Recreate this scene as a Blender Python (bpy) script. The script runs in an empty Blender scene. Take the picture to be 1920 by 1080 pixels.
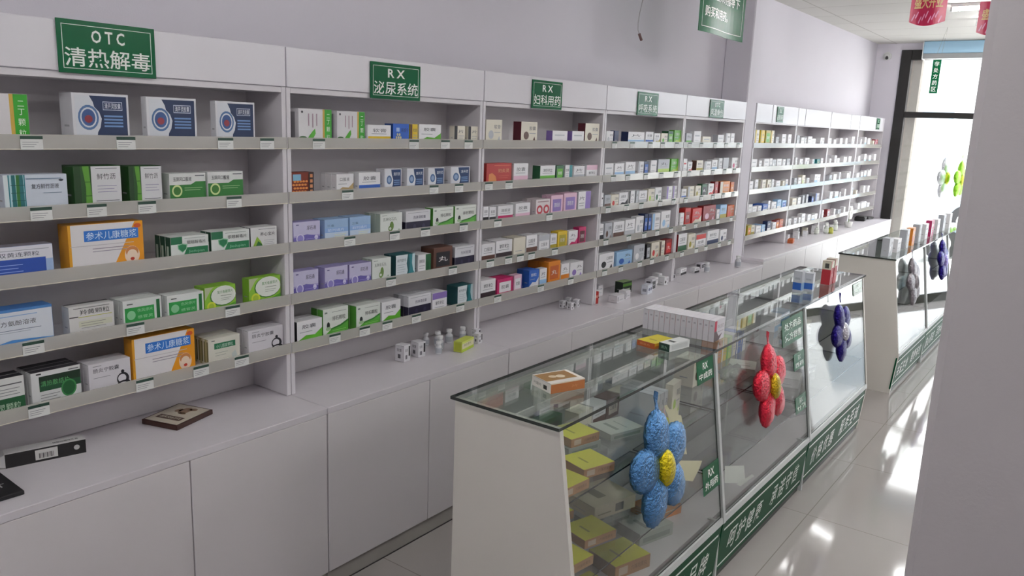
import bpy, bmesh, math, random
from mathutils import Matrix, Vector
PI = math.pi
C = bpy.context.scene
COL = C.collection
rnd = random.Random(11)

# ------------------------------------------------------------------ camera, world, light, exposure
F_PX, PITCH, YAW, ROLL = 1495.123, -0.2029, 0.6374, 0.0383
CAM = Vector((2.4039, 0.0, 1.8))
fw = Vector((-math.sin(YAW)*math.cos(PITCH), math.cos(YAW)*math.cos(PITCH), math.sin(PITCH)))
rt = Vector((math.cos(YAW), math.sin(YAW), 0)); up = rt.cross(fw)
rt2 = rt*math.cos(ROLL) + up*math.sin(ROLL); up2 = -rt*math.sin(ROLL) + up*math.cos(ROLL)
cam = bpy.data.objects.new('camera', bpy.data.cameras.new('camera'))
COL.objects.link(cam)
cam.matrix_world = Matrix(((rt2.x, up2.x, -fw.x, CAM.x), (rt2.y, up2.y, -fw.y, CAM.y), (rt2.z, up2.z, -fw.z, CAM.z), (0, 0, 0, 1)))
cam.data.sensor_width = 36; cam.data.lens = F_PX/1920*36; cam.data.clip_start = .05; cam.data.clip_end = 200
C.camera = cam
C.view_settings.view_transform = 'Standard'; C.view_settings.look = 'None'
C.view_settings.exposure = 0.78; C.view_settings.gamma = 1.0; C.view_settings.use_curve_mapping = False

w = bpy.data.worlds.new('sky'); C.world = w; w.use_nodes = True
nt = w.node_tree; nt.nodes.clear()
wo = nt.nodes.new('ShaderNodeOutputWorld'); bg = nt.nodes.new('ShaderNodeBackground')
tc = nt.nodes.new('ShaderNodeTexCoord'); sep = nt.nodes.new('ShaderNodeSeparateXYZ'); ramp = nt.nodes.new('ShaderNodeValToRGB')
ramp.color_ramp.elements[0].position = .0; ramp.color_ramp.elements[0].color = (1.0, .965, .93, 1)
ramp.color_ramp.elements[1].position = .8; ramp.color_ramp.elements[1].color = (.88, .92, 1.0, 1)
nt.links.new(tc.outputs['Generated'], sep.inputs[0]); nt.links.new(sep.outputs['Z'], ramp.inputs[0])
nt.links.new(ramp.outputs[0], bg.inputs[0]); bg.inputs[1].default_value = 6.2
nt.links.new(bg.outputs[0], wo.inputs[0])

END, CEIL, WX = 11.05, 2.95, -.22          # storefront wall, ceiling height, shelving wall
RX, BACK = 6.2, -3.0

def area(name, loc, rot, sx, sy, power, color=(1, 1, 1), portal=False):
    l = bpy.data.lights.new(name, 'AREA'); l.shape = 'RECTANGLE'; l.size = sx; l.size_y = sy; l.energy = power; l.color = color
    if portal: l.cycles.is_portal = True
    o = bpy.data.objects.new(name, l); o.location = loc; o.rotation_euler = rot; COL.objects.link(o); return o
area('storefront_portal', (2.0, END-.02, 1.5), (-PI/2, 0, 0), 3.9, 2.8, 1, portal=True)

# ------------------------------------------------------------------ materials
def lin(h):
    h = h.lstrip('#'); v = [int(h[i:i+2], 16)/255 for i in (0, 2, 4)]
    return tuple(c/12.92 if c <= .04045 else ((c+.055)/1.055)**2.4 for c in v) + (1,)
MATS = {}
def mat(name, col, rough=.5, metal=0.0, spec=.5, noise=.05, scale=30., emit=0, bump=0, bscale=60, coat=0):
    if name in MATS: return MATS[name]
    m = bpy.data.materials.new(name); m.use_nodes = True; n = m.node_tree.nodes; L = m.node_tree.links
    p = n['Principled BSDF']; c = lin(col) if isinstance(col, str) else col
    p.inputs['Roughness'].default_value = rough; p.inputs['Metallic'].default_value = metal
    p.inputs['Specular IOR Level'].default_value = spec; p.inputs['Coat Weight'].default_value = coat
    p.inputs['Coat Roughness'].default_value = .05
    p.inputs['Base Color'].default_value = c
    if noise:
        t = n.new('ShaderNodeTexCoord'); a = n.new('ShaderNodeTexNoise'); a.inputs['Scale'].default_value = scale; a.inputs['Detail'].default_value = 3
        mx = n.new('ShaderNodeMix'); mx.data_type = 'RGBA'
        mx.inputs[6].default_value = tuple(x*(1-noise) for x in c[:3])+(1,); mx.inputs[7].default_value = tuple(min(1, x*(1+noise)) for x in c[:3])+(1,)
        L.new(t.outputs['Object'], a.inputs['Vector']); L.new(a.outputs['Fac'], mx.inputs[0]); L.new(mx.outputs[2], p.inputs['Base Color'])
    if bump:
        t = n.new('ShaderNodeTexCoord'); a = n.new('ShaderNodeTexNoise'); a.inputs['Scale'].default_value = bscale; a.inputs['Detail'].default_value = 4
        b = n.new('ShaderNodeBump'); b.inputs['Strength'].default_value = bump; b.inputs['Distance'].default_value = .01
        L.new(t.outputs['Object'], a.inputs['Vector']); L.new(a.outputs['Fac'], b.inputs['Height']); L.new(b.outputs[0], p.inputs['Normal'])
    if emit:
        p.inputs['Emission Color'].default_value = c; p.inputs['Emission Strength'].default_value = emit
    MATS[name] = m; return m
def ink(h): return mat('print_'+h, h, .42, noise=.03)

def pane(name, tint, base=.05, rough=.0, milk=0.0, milkcol='cfd4d0'):
    """thin flat glass: clear transmission mixed with a mirror by a Schlick curve"""
    if name in MATS: return MATS[name]
    m = bpy.data.materials.new(name); m.use_nodes = True; n = m.node_tree.nodes; L = m.node_tree.links; n.clear()
    o = n.new('ShaderNodeOutputMaterial'); tr = n.new('ShaderNodeBsdfTransparent'); tr.inputs[0].default_value = tint+(1,)
    gl = n.new('ShaderNodeBsdfGlossy'); gl.inputs['Roughness'].default_value = rough
    lw = n.new('ShaderNodeLayerWeight'); lw.inputs[0].default_value = .5
    pw = n.new('ShaderNodeMath'); pw.operation = 'POWER'; pw.inputs[1].default_value = 4.0
    ma = n.new('ShaderNodeMath'); ma.operation = 'MULTIPLY_ADD'; ma.inputs[1].default_value = 1-base; ma.inputs[2].default_value = base
    mx = n.new('ShaderNodeMixShader'); L.new(lw.outputs['Facing'], pw.inputs[0]); L.new(pw.outputs[0], ma.inputs[0])
    L.new(ma.outputs[0], mx.inputs[0])
    first = tr
    if milk:
        df = n.new('ShaderNodeBsdfDiffuse'); df.inputs[0].default_value = lin(milkcol)
        m2 = n.new('ShaderNodeMixShader'); m2.inputs[0].default_value = milk; L.new(tr.outputs[0], m2.inputs[1]); L.new(df.outputs[0], m2.inputs[2]); first = m2
    L.new(first.outputs[0], mx.inputs[1]); L.new(gl.outputs[0], mx.inputs[2]); L.new(mx.outputs[0], o.inputs[0])
    MATS[name] = m; return m

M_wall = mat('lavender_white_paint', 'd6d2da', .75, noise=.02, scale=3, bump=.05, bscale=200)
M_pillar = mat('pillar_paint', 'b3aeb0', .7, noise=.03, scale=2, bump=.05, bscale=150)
M_lam = mat('white_laminate', 'd8d4d8', .42, noise=.02, scale=8, bump=.02, bscale=300)
M_back = mat('shelf_back_laminate', 'dcd8da', .5, noise=.03, scale=8)
M_door = mat('cabinet_door_laminate', 'dad5d7', .34, noise=.015, scale=6, bump=.015, bscale=250)
M_top = mat('worktop_laminate', 'd9d4d9', .3, noise=.03, scale=18, bump=.02, bscale=250)
M_head = mat('glossy_header_laminate', 'e2dfe4', .2, noise=.015, scale=6)
M_kick = mat('kick_plate', 'a8a49e', .4, noise=.04)
M_gap = mat('dark_joint', '3c3838', .8, noise=0)
M_rail = pane('frosted_price_rail', (.93, .93, .92), .05, .12, .55, 'd9d6cf')
M_edge = mat('warm_shelf_edge', 'ddd8c6', .4, noise=.03)
M_glass = pane('counter_glass', (.975, .988, .98), .045)
M_topglass = pane('top_glass', (.93, .965, .945), .06)
M_shopglass = pane('storefront_glass', (.97, .985, .98), .05)
M_gedge = mat('dark_glass_edge', '10201b', .12, noise=.02, spec=.8)
M_alu = mat('pale_aluminium', 'c6cac8', .35, metal=.15, noise=.03)
M_green = mat('sign_green', '0c5e38', .2, noise=.04, scale=10, spec=.28)
M_green2 = mat('banner_green', '0a4a2c', .45, spec=.12, noise=.05, scale=10)
M_signw = mat('sign_white', 'e8efe8', .3, noise=.02)
M_black = mat('black_frame', '14110f', .35, noise=.05)
M_cend = mat('counter_end_laminate', 'dad6ce', .45, noise=.02, scale=5)
M_tag = mat('price_tag_card', 'dfe0dd', .5, noise=.02)
M_tagh = mat('price_tag_head', '2c4a3e', .5, noise=.02)
M_line = mat('grey_print', '8b8b90', .5, noise=0)

# ------------------------------------------------------------------ mesh builder
class MB:
    def __init__(s): s.v = []; s.f = []; s.m = []; s.mats = []; s.smooth = []
    def mi(s, m):
        if m not in s.mats: s.mats.append(m)
        return s.mats.index(m)
    def add(s, vs, fs, m, smooth=False):
        o = len(s.v); s.v += [tuple(p) for p in vs]; k = s.mi(m)
        for f in fs: s.f.append(tuple(i+o for i in f)); s.m.append(k); s.smooth.append(smooth)
    def box(s, x0, x1, y0, y1, z0, z1, m, b=0.0, faces=None):
        """faces: dict of per-face materials, keys x- x+ y- y+ z- z+"""
        if b and min(x1-x0, y1-y0, z1-z0) > 2.5*b:
            X = ((x0, x0+b, x1-b, x1), (y0, y0+b, y1-b, y1), (z0, z0+b, z1-b, z1)); vs = []; idx = {}
            for ax in range(3):
                for sg in (0, 3):
                    for p in (1, 2):
                        for q in (1, 2):
                            t = [0, 0, 0]; t[ax] = sg; t[(ax+1) % 3] = p; t[(ax+2) % 3] = q
                            idx[(ax, sg, p, q)] = len(vs); vs.append((X[0][t[0]], X[1][t[1]], X[2][t[2]]))
            fs = []
            for ax in range(3):
                for sg in (0, 3):
                    q = [idx[(ax, sg, 1, 1)], idx[(ax, sg, 2, 1)], idx[(ax, sg, 2, 2)], idx[(ax, sg, 1, 2)]]
                    fs.append(q if sg == 3 else q[::-1])
            def ID(t):
                for ax in range(3):
                    if t[ax] in (0, 3): yield ax
            # edges
            for ax in range(3):
                a1, a2 = (ax+1) % 3, (ax+2) % 3
                for s1 in (0, 3):
                    for s2 in (0, 3):
                        i1, i2 = (1 if s1 == 0 else 2), (1 if s2 == 0 else 2)
                        # face a1=s1 : coords order (a1+1, a1+2) = (a2, ax)
                        A = [idx[(a1, s1, i2, 1)], idx[(a1, s1, i2, 2)]]
                        # face a2=s2 : order (ax, a1)
                        B = [idx[(a2, s2, 2, i1)], idx[(a2, s2, 1, i1)]]
                        q = A+B
                        if (s1 == 3) != (s2 == 3): q = q[::-1]
                        fs.append(q[::-1])
            for s0 in (0, 3):
                for s1 in (0, 3):
                    for s2 in (0, 3):
                        i = [1 if k == 0 else 2 for k in (s0, s1, s2)]
                        q = [idx[(0, s0, i[1], i[2])], idx[(1, s1, i[2], i[0])], idx[(2, s2, i[0], i[1])]]
                        if (s0+s1+s2)//3 % 2 == 0: q = q[::-1]
                        fs.append(q)
            s.add(vs, fs, m); return
        vs = [(x0, y0, z0), (x1, y0, z0), (x1, y1, z0), (x0, y1, z0), (x0, y0, z1), (x1, y0, z1), (x1, y1, z1), (x0, y1, z1)]
        F = {'z-': (3, 2, 1, 0), 'z+': (4, 5, 6, 7), 'y-': (0, 1, 5, 4), 'x+': (1, 2, 6, 5), 'y+': (2, 3, 7, 6), 'x-': (3, 0, 4, 7)}
        for k, f in F.items(): s.add(vs, [f], (faces or {}).get(k, m))
    def prism(s, pts, y0, y1, m):                  # polygon in XZ (counter-clockwise seen from -y) swept along y
        n = len(pts); vs = [(x, y0, z) for x, z in pts]+[(x, y1, z) for x, z in pts]
        fs = [tuple(range(n)), tuple(range(2*n-1, n-1, -1))]+[((i+1) % n, i, n+i, n+(i+1) % n) for i in range(n)]
        s.add(vs, fs, m)
    def cyl(s, p0, p1, r, m, seg=12, r1=None, caps=True):
        p0, p1 = Vector(p0), Vector(p1); d = (p1-p0).normalized(); a = d.orthogonal().normalized(); b = d.cross(a); r1 = r if r1 is None else r1
        vs = [p0+(a*math.cos(t)+b*math.sin(t))*r for t in [2*PI*i/seg for i in range(seg)]]+[p1+(a*math.cos(t)+b*math.sin(t))*r1 for t in [2*PI*i/seg for i in range(seg)]]
        fs = [(i, (i+1) % seg, seg+(i+1) % seg, seg+i) for i in range(seg)]; s.add(vs, fs, m, True)
        if caps: s.add(vs, [tuple(range(seg-1, -1, -1)), tuple(range(seg, 2*seg))], m)
    def lathe(s, prof, m, seg=20, c=(0, 0)):
        n = len(prof); vs = [(c[0]+r*math.cos(2*PI*j/seg), c[1]+r*math.sin(2*PI*j/seg), z) for r, z in prof for j in range(seg)]
        fs = [(i*seg+j, i*seg+(j+1) % seg, (i+1)*seg+(j+1) % seg, (i+1)*seg+j) for i in range(n-1) for j in range(seg)]; s.add(vs, fs, m, True)
    def ellipsoid(s, c, r, m, seg=24, rings=14, fn=None, mtx=None):
        vs = []
        for i in range(rings+1):
            th = PI*i/rings
            for j in range(seg):
                ph = 2*PI*j/seg; p = Vector((r[0]*math.sin(th)*math.cos(ph), r[1]*math.sin(th)*math.sin(ph), r[2]*math.cos(th)))
                if fn: p = fn(p, th, ph)
                if mtx: p = mtx @ p
                vs.append(p+Vector(c))
        fs = [(i*seg+j, (i+1)*seg+j, (i+1)*seg+(j+1) % seg, i*seg+(j+1) % seg) for i in range(rings) for j in range(seg)]; s.add(vs, fs, m, True)
    def build(s, name, parent=None, loc=None):
        me = bpy.data.meshes.new(name); me.from_pydata(s.v, [], s.f)
        for m in s.mats: me.materials.append(m)
        for p, k, sm in zip(me.polygons, s.m, s.smooth): p.material_index = k; p.use_smooth = sm
        me.update()
        o = bpy.data.objects.new(name, me); COL.objects.link(o)
        if parent: o.parent = parent
        if loc: o.location = loc
        return o
def tag(o, label=None, cat=None, group=None, kind=None):
    if label: o['label'] = label
    if cat: o['category'] = cat
    if group: o['group'] = group
    if kind: o['kind'] = kind
    return o
def thing(name, label, cat, loc=(0, 0, 0), rz=0, group=None):
    o = bpy.data.objects.new(name, None); COL.objects.link(o); o.location = loc; o.rotation_euler = (0, 0, rz); o.empty_display_size = .05
    return tag(o, label, cat, group)

# text -> flat polygons, cached.  returns verts (x right, y up) normalised to height 1, width
_T = {}
def glyphs(text, bold=.0):
    k = (text, bold)
    if k in _T: return _T[k]
    cu = bpy.data.curves.new('t', 'FONT'); cu.body = text; cu.size = 1; cu.offset = bold; cu.resolution_u = 2
    cu.align_x = 'LEFT'
    o = bpy.data.objects.new('t', cu); COL.objects.link(o)
    dg = bpy.context.evaluated_depsgraph_get(); me = o.evaluated_get(dg).to_mesh()
    vs = [v.co.copy() for v in me.vertices]; fs = [tuple(p.vertices) for p in me.polygons]
    o.evaluated_get(dg).to_mesh_clear(); bpy.data.objects.remove(o); bpy.data.curves.remove(cu)
    if not vs: vs = [Vector((0, 0, 0))]; fs = []
    x0 = min(v.x for v in vs); x1 = max(v.x for v in vs); y0 = min(v.y for v in vs); y1 = max(v.y for v in vs); h = max(y1-y0, 1e-6)
    r = ([((v.x-x0)/h, (v.y-y0)/h) for v in vs], fs, (x1-x0)/h); _T[k] = r; return r
def put_text(mb, text, org, ex, ey, m, height, width=None, bold=.0, center=False):
    """org lower-left corner, ex/ey unit vectors; width squeezes the line"""
    V, Fs, W = glyphs(text, bold); org, ex, ey = Vector(org), Vector(ex), Vector(ey)
    sx = height if width is None else width/W
    if center: org = org-ex*(W*sx/2)
    vs = [org+ex*(x*sx)+ey*(y*height) for x, y in V]
    mb.add(vs, Fs, m)

# ------------------------------------------------------------------ room shell
def struct(name, mb): return tag(mb.build(name), kind='structure')
def floor_mat():
    m = bpy.data.materials.new('polished_floor_tiles'); m.use_nodes = True; n = m.node_tree.nodes; L = m.node_tree.links; p = n['Principled BSDF']
    t = n.new('ShaderNodeTexCoord'); mp = n.new('ShaderNodeMapping'); mp.inputs['Location'].default_value = (.14, .25, 0)
    b = n.new('ShaderNodeTexBrick'); b.offset = 0; b.inputs['Scale'].default_value = 1; b.inputs['Brick Width'].default_value = .8; b.inputs['Row Height'].default_value = .8
    b.inputs['Mortar Size'].default_value = .0022; b.inputs['Mortar Smooth'].default_value = .2; b.inputs['Bias'].default_value = 0
    b.inputs['Color1'].default_value = lin('aea8a5'); b.inputs['Color2'].default_value = lin('aba5a2'); b.inputs['Mortar'].default_value = lin('8a837e')
    nz = n.new('ShaderNodeTexNoise'); nz.inputs['Scale'].default_value = 1.6; nz.inputs['Detail'].default_value = 6
    mx = n.new('ShaderNodeMix'); mx.data_type = 'RGBA'; mx.blend_type = 'MULTIPLY'; mx.inputs[0].default_value = .12
    L.new(t.outputs['Object'], mp.inputs[0]); L.new(mp.outputs[0], b.inputs[0]); L.new(t.outputs['Object'], nz.inputs[0])
    L.new(b.outputs['Color'], mx.inputs[6]); L.new(nz.outputs['Fac'], mx.inputs[7]); L.new(mx.outputs[2], p.inputs['Base Color'])
    p.inputs['Roughness'].default_value = .07; p.inputs['IOR'].default_value = 1.55
    n2 = n.new('ShaderNodeTexNoise'); n2.inputs['Scale'].default_value = 2.2; bp = n.new('ShaderNodeBump'); bp.inputs['Strength'].default_value = .02; bp.inputs['Distance'].default_value = .02
    L.new(t.outputs['Object'], n2.inputs[0]); L.new(n2.outputs[0], bp.inputs['Height']); L.new(bp.outputs[0], p.inputs['Normal'])
    return m
def ceil_mat():
    m = bpy.data.materials.new('ceiling_tiles'); m.use_nodes = True; n = m.node_tree.nodes; L = m.node_tree.links; p = n['Principled BSDF']
    t = n.new('ShaderNodeTexCoord'); b = n.new('ShaderNodeTexBrick'); b.offset = 0; b.inputs['Scale'].default_value = 1; b.inputs['Brick Width'].default_value = 1.2; b.inputs['Row Height'].default_value = .6
    b.inputs['Mortar Size'].default_value = .006; b.inputs['Color1'].default_value = lin('dcdad4'); b.inputs['Color2'].default_value = lin('d8d6d0'); b.inputs['Mortar'].default_value = lin('b5b1a8')
    L.new(t.outputs['Object'], b.inputs[0]); L.new(b.outputs['Color'], p.inputs['Base Color']); p.inputs['Roughness'].default_value = .8
    bp = n.new('ShaderNodeBump'); bp.inputs['Strength'].default_value = .5; bp.inputs['Distance'].default_value = -.006; L.new(b.outputs['Fac'], bp.inputs['Height']); L.new(bp.outputs[0], p.inputs['Normal'])
    return m
b = MB(); b.box(WX-.2, RX+.2, BACK-.2, END+.2, -.1, 0, floor_mat()); struct('floor', b)
b = MB(); b.box(WX-.2, RX+.2, BACK-.2, END+.2, CEIL, CEIL+.1, ceil_mat()); struct('ceiling', b)
b = MB(); b.box(WX-.2, WX, BACK, END, 0, CEIL, M_wall); struct('wall_left', b)
b = MB(); b.box(RX, RX+.2, BACK, END, 0, CEIL, M_wall); struct('wall_right', b)
b = MB(); b.box(WX, RX, BACK-.2, BACK, 0, CEIL, M_wall); struct('wall_back', b)
FX0, FX1, FZ1 = .075, 3.95, 2.87
b = MB(); b.box(WX, FX0, END, END+.2, 0, CEIL, M_wall); b.box(FX1, RX, END, END+.2, 0, CEIL, M_wall); b.box(FX0, FX1, END, END+.2, FZ1, CEIL, M_wall); struct('wall_front', b)
b = MB(); b.box(WX, -.0, 6.262, 6.47, 0, CEIL, M_wall, b=.008); tag(b.build('wall_column'), kind='structure')
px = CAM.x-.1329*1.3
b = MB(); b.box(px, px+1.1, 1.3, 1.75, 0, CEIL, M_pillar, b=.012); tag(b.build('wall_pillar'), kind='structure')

# storefront: black frame, mullions, transom, glass panes
b = MB()
y0, y1 = END-.03, END+.07
b.box(FX0, FX0+.12, y0, y1, 0, FZ1, M_black, b=.004)
b.box(FX1-.12, FX1, y0, y1, 0, FZ1, M_black, b=.004)
b.box(FX0+.12, FX1-.12, y0, y1, FZ1-.12, FZ1, M_black, b=.004)
b.box(FX0+.12, FX1-.12, y0, y1, 0, .1, M_black, b=.004)
b.box(FX0+.12, FX1-.12, y0, y1, 2.06, 2.13, M_black, b=.004)
cols = [1.36, 2.65]
for c in cols: b.box(c-.035, c+.035, y0-.002, y1+.002, .1, FZ1-.12, M_black, b=.004)
fr = struct('window_1', b)
xs = [FX0+.12]+cols+[FX1-.12]
for i in range(3):
    for (za, zb) in ((.1, 2.06), (2.13, FZ1-.12)):
        g = MB(); g.box(xs[i]+.03, xs[i+1]-.03, END+.015, END+.023, za, zb, M_shopglass, faces={'y+': M_shopglass}); o = g.build('glass_pane', fr)
# reveal return of the wall beside the frame outside
b = MB(); b.box(-.6, .3, END+.2, END+.55, 0, 3.4, mat('outer_wall_render', 'b9b2aa', .8), b=.02); struct('wall_outer_return', b)

# ------------------------------------------------------------------ outside
def out(name, mb, label=None, cat=None, kind=None): return tag(mb.build(name), label, cat, kind=kind)
b = MB(); b.box(-14, 22, END+.2, 44, -.16, -.06, mat('pale_pavement', 'c9c6c0', .8, noise=.08, scale=1.5)); struct('ground_outside', b)
b = MB(); fm = mat('pale_facade', 'c3c6c8', .8, noise=.04, scale=2)
b.box(-14, 22, 36, 40, -.06, 9, fm)
for i in range(9):
    for k in range(2): b.box(-12+i*3.6, -10.2+i*3.6, 35.93, 36, 1.0+k*3.6, 3+k*3.6, mat('facade_window', '6f7f8c', .2))
out('street_facade', b, 'pale building front across the street beyond the storefront glass', 'building')
car = thing('car', 'pale blue parked car seen hazily through the storefront glass', 'car', (1.6, 18.5, -.06))
prof = [(-2.1, .35), (2.1, .35), (2.15, .75), (1.95, .92), (1.15, 1.0), (.55, 1.42), (-1.1, 1.45), (-1.75, 1.02), (-2.12, .9)]
b = MB(); vs = [(x, -.85, z) for x, z in prof]+[(x, .85, z) for x, z in prof]; n = len(prof)
cm = mat('car_paint', '9db8c8', .25, noise=.02, coat=.5)
b.add(vs, [tuple(range(n)), tuple(range(2*n-1, n-1, -1))]+[((i+1) % n, i, n+i, n+(i+1) % n) for i in range(n)], cm); b.build('car_body', car)
gm = mat('car_glass', '3c4a55', .08, noise=0)
b = MB(); b.add([(1.05, -.856, 1.0), (.5, -.856, 1.36), (-1.0, -.856, 1.39), (-1.55, -.856, 1.02)], [(0, 1, 2, 3)], gm); b.build('side_window', car)
for wx in (-1.35, 1.35):
    for wy in (-.8, .8):
        b = MB(); b.cyl((wx, wy-.1, .33), (wx, wy+.1, .33), .33, mat('tyre', '1c1c1e', .8), 24); b.cyl((wx, wy-.11, .33), (wx, wy+.11, .33), .19, M_alu, 16); b.build('wheel', car)

# ------------------------------------------------------------------ shelving, base cabinets, worktops
ZL = {1: 1.684, 2: 1.487, 3: 1.302, 4: 1.106, 5: .917}
ZT, ZH, ZW, XW = 2.036, 1.896, .746, .207
ROWN = {1: 'top shelf', 2: 'second shelf', 3: 'third shelf', 4: 'fourth shelf', 5: 'bottom shelf'}
BAYN = {1: 'leftmost bay', 2: 'second bay', 3: 'third bay', 4: 'fourth bay', 5: 'fifth bay', 6: 'first bay past column', 7: 'second bay past column', 8: 'third bay past column', 9: 'last bay by storefront'}
YB = {0: (-.37, .74), 1: (.60, 1.847), 2: (1.85, 2.964), 3: (2.968, 4.084), 4: (4.088, 5.153), 5: (5.157, 6.25), 6: (6.484, 7.538), 7: (7.542, 8.598), 8: (8.602, 9.738), 9: (9.742, 10.93)}
BLAB = {1: 'white open shelving bay furthest left with green OTC sign on its header', 2: 'white shelving bay under the green RX sign, second from left',
        3: 'white shelving bay third from left, with maroon and pink boxes', 4: 'white shelving bay fourth from left, dark green boxes on its middle shelf',
        5: 'white shelving bay fifth from left, ending at the wall column', 6: 'bright shelving bay just past the wall column with yellow-green boxes on top',
        7: 'second bright shelving bay past the wall column', 8: 'third bright shelving bay past the wall column', 9: 'last shelving bay in the corner beside the black storefront frame'}
TAGS = {(1, 1): [.99, 1.255, 1.595, 1.76], (1, 2): [1.0, 1.155, 1.31, 1.62], (1, 3): [], (1, 4): [.95, 1.25, 1.6], (1, 5): [.95, 1.27, 1.47, 1.63],
        (2, 1): [1.99, 2.5, 2.70, 2.86], (2, 2): [2.13, 2.63, 2.80], (2, 3): [2.14, 2.39, 2.58, 2.84], (2, 4): [2.37, 2.77], (2, 5): [2.06, 2.22, 2.35, 2.53, 2.83],
        (3, 1): [], (3, 2): [3.02, 3.18], (3, 3): [3.1, 3.55], (3, 4): [3.05, 3.2, 3.3, 3.4, 3.62], (3, 5): [3.12, 3.5, 3.8]}
def price_tag(par, y, z, wid=.058):
    t = MB(); x = .0055
    t.box(x, x+.0012, y-wid/2, y+wid/2, z-.002, z+.036, M_tag)
    t.box(x+.0012, x+.0016, y-wid/2, y+wid/2, z+.027, z+.036, M_tagh)
    for k in range(3): t.box(x+.0012, x+.0014, y-wid*.42, y+wid*(.1+.1*k), z+.006+k*.006, z+.0075+k*.006, M_line)
    t.box(x+.0012, x+.0014, y-wid*.38, y+wid*.38, z+.030, z+.0325, M_tag)
    t.build('price_tag', par)
for k, (a, e) in YB.items():
    if k:
        th = thing('shelving_unit', BLAB[k], 'shelving', (0, a, 0), group='open shelving bays along the wall')
        zb = ZW+.002 if k < 6 else .792
        for s in (0, 1):
            b = MB(); yy = 0 if s == 0 else e-a-.018; b.box(WX+.004, 0, yy, yy+.018, zb, ZT-.004 if False else ZH+.002, M_lam, b=.0012); b.build('side_panel', th)
        b = MB(); b.box(WX+.004, WX+.012, .018, e-a-.018, zb, ZH, M_back); b.build('back_panel', th)
        b = MB(); b.box(WX+.004, 0.0, .0185, e-a-.0185, ZH-.018, ZH+.0005, M_lam, b=.001); b.build('top_panel', th)
        hm = M_head
        if k < 6:
            b = MB(); b.box(-.016, .004, .001, e-a-.001, ZH+.003, ZT, hm, b=.0015); b.build('header_board', th)
        else:
            cut = {6: [(.0, .37), (.385, 1.052)], 7: [(.006, .21), (.225, 1.05)], 8: [(.01, .75), (.765, 1.13)], 9: [(.01, .74), (.755, 1.18)]}[k]
            for (p, q) in cut:
                b = MB(); b.box(-.016, .004, p, q, ZH+.003-.012, ZT+.004, hm, b=.002); b.build('header_board', th)
        for r in range(1, 6):
            zl = ZL[r]
            b = MB(); b.box(WX+.0125, -.001, .0185, e-a-.0185, zl, zl+.018, M_lam, b=.001); sh = b.build('shelf', th)
            b = MB(); b.box(.001, .0045, .002, e-a-.002, zl-.001, zl+.038, M_rail); b.box(-.0005, .0045, .002, e-a-.002, zl-.0035, zl-.001, M_edge); b.build('price_rail', sh)
            if (k, r) in TAGS:
                for ty in TAGS[(k, r)]: price_tag(sh, ty-a, zl-.002)
            elif k < 6:
                for q in range(5): price_tag(sh, .12+q*.21+rnd.uniform(-.04, .04), zl-.002)
# base cabinets with worktops
CY = {0: (-.37, .74), 1: (.742, 1.849), 2: (1.852, 2.964), 3: (2.967, 4.084), 4: (4.087, 5.153), 5: (5.156, 6.41), 6: (6.413, 7.54), 7: (7.543, 8.6), 8: (8.603, 9.74), 9: (9.743, END-.005)}
CN = ['nearest the camera', 'under the OTC bay', 'under the second bay, small bottles standing on top', 'under the third bay', 'under the fourth bay', 'under the fifth bay beside the column', 'just past the wall column', 'under the second bay past the column', 'under the third bay past the column', 'in the storefront corner']
for k, (a, e) in CY.items():
    zt = ZW if k < 6 else .79
    xb = WX+.004
    th = thing('base_cabinet', 'white handleless base cabinet with worktop, '+CN[k], 'cabinet', (0, a, 0), group='base cabinets below the shelving')
    b = MB(); xx0 = xb if k != 5 else xb
    if k == 5: b.box(xb, XW-.022, .0, 6.25-a, .075, zt-.026, M_lam); b.box(.004, XW-.022, 6.25-a, e-a, .075, zt-.026, M_lam)
    elif k == 6: b.box(.004, XW-.022, 0, 6.478-a, .075, zt-.026, M_lam); b.box(xb, XW-.022, 6.478-a, e-a, .075, zt-.026, M_lam)
    else: b.box(xb, XW-.022, 0, e-a, .075, zt-.026, M_lam)
    b.build('cabinet_body', th)
    b = MB()
    if k == 5: b.box(xb, XW, 0, 6.255-a, zt-.025, zt, M_top, b=.0015); b.box(.002, XW, 6.2555-a, e-a, zt-.025, zt, M_top, b=.0015)
    elif k == 6: b.box(.002, XW, 0, 6.478-a, zt-.025, zt, M_top, b=.0015); b.box(xb, XW, 6.4785-a, e-a, zt-.025, zt, M_top, b=.0015)
    else: b.box(xb, XW, 0, e-a, zt-.025, zt, M_top, b=.0015)
    b.build('worktop', th)
    mid = (e-a)/2
    for (p, q) in ((.0015, mid-.0018), (mid+.0018, e-a-.0015)):
        b = MB(); b.box(XW-.02, XW-.001, p, q, .076, zt-.0265, M_door, b=.0015); b.build('door', th)
    b = MB(); b.box(XW-.05, XW-.012, 0, e-a, 0, .074, M_kick); b.box(XW-.012, XW-.009, 0, e-a, 0, .004, M_gap); b.build('kick_plate', th)

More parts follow.
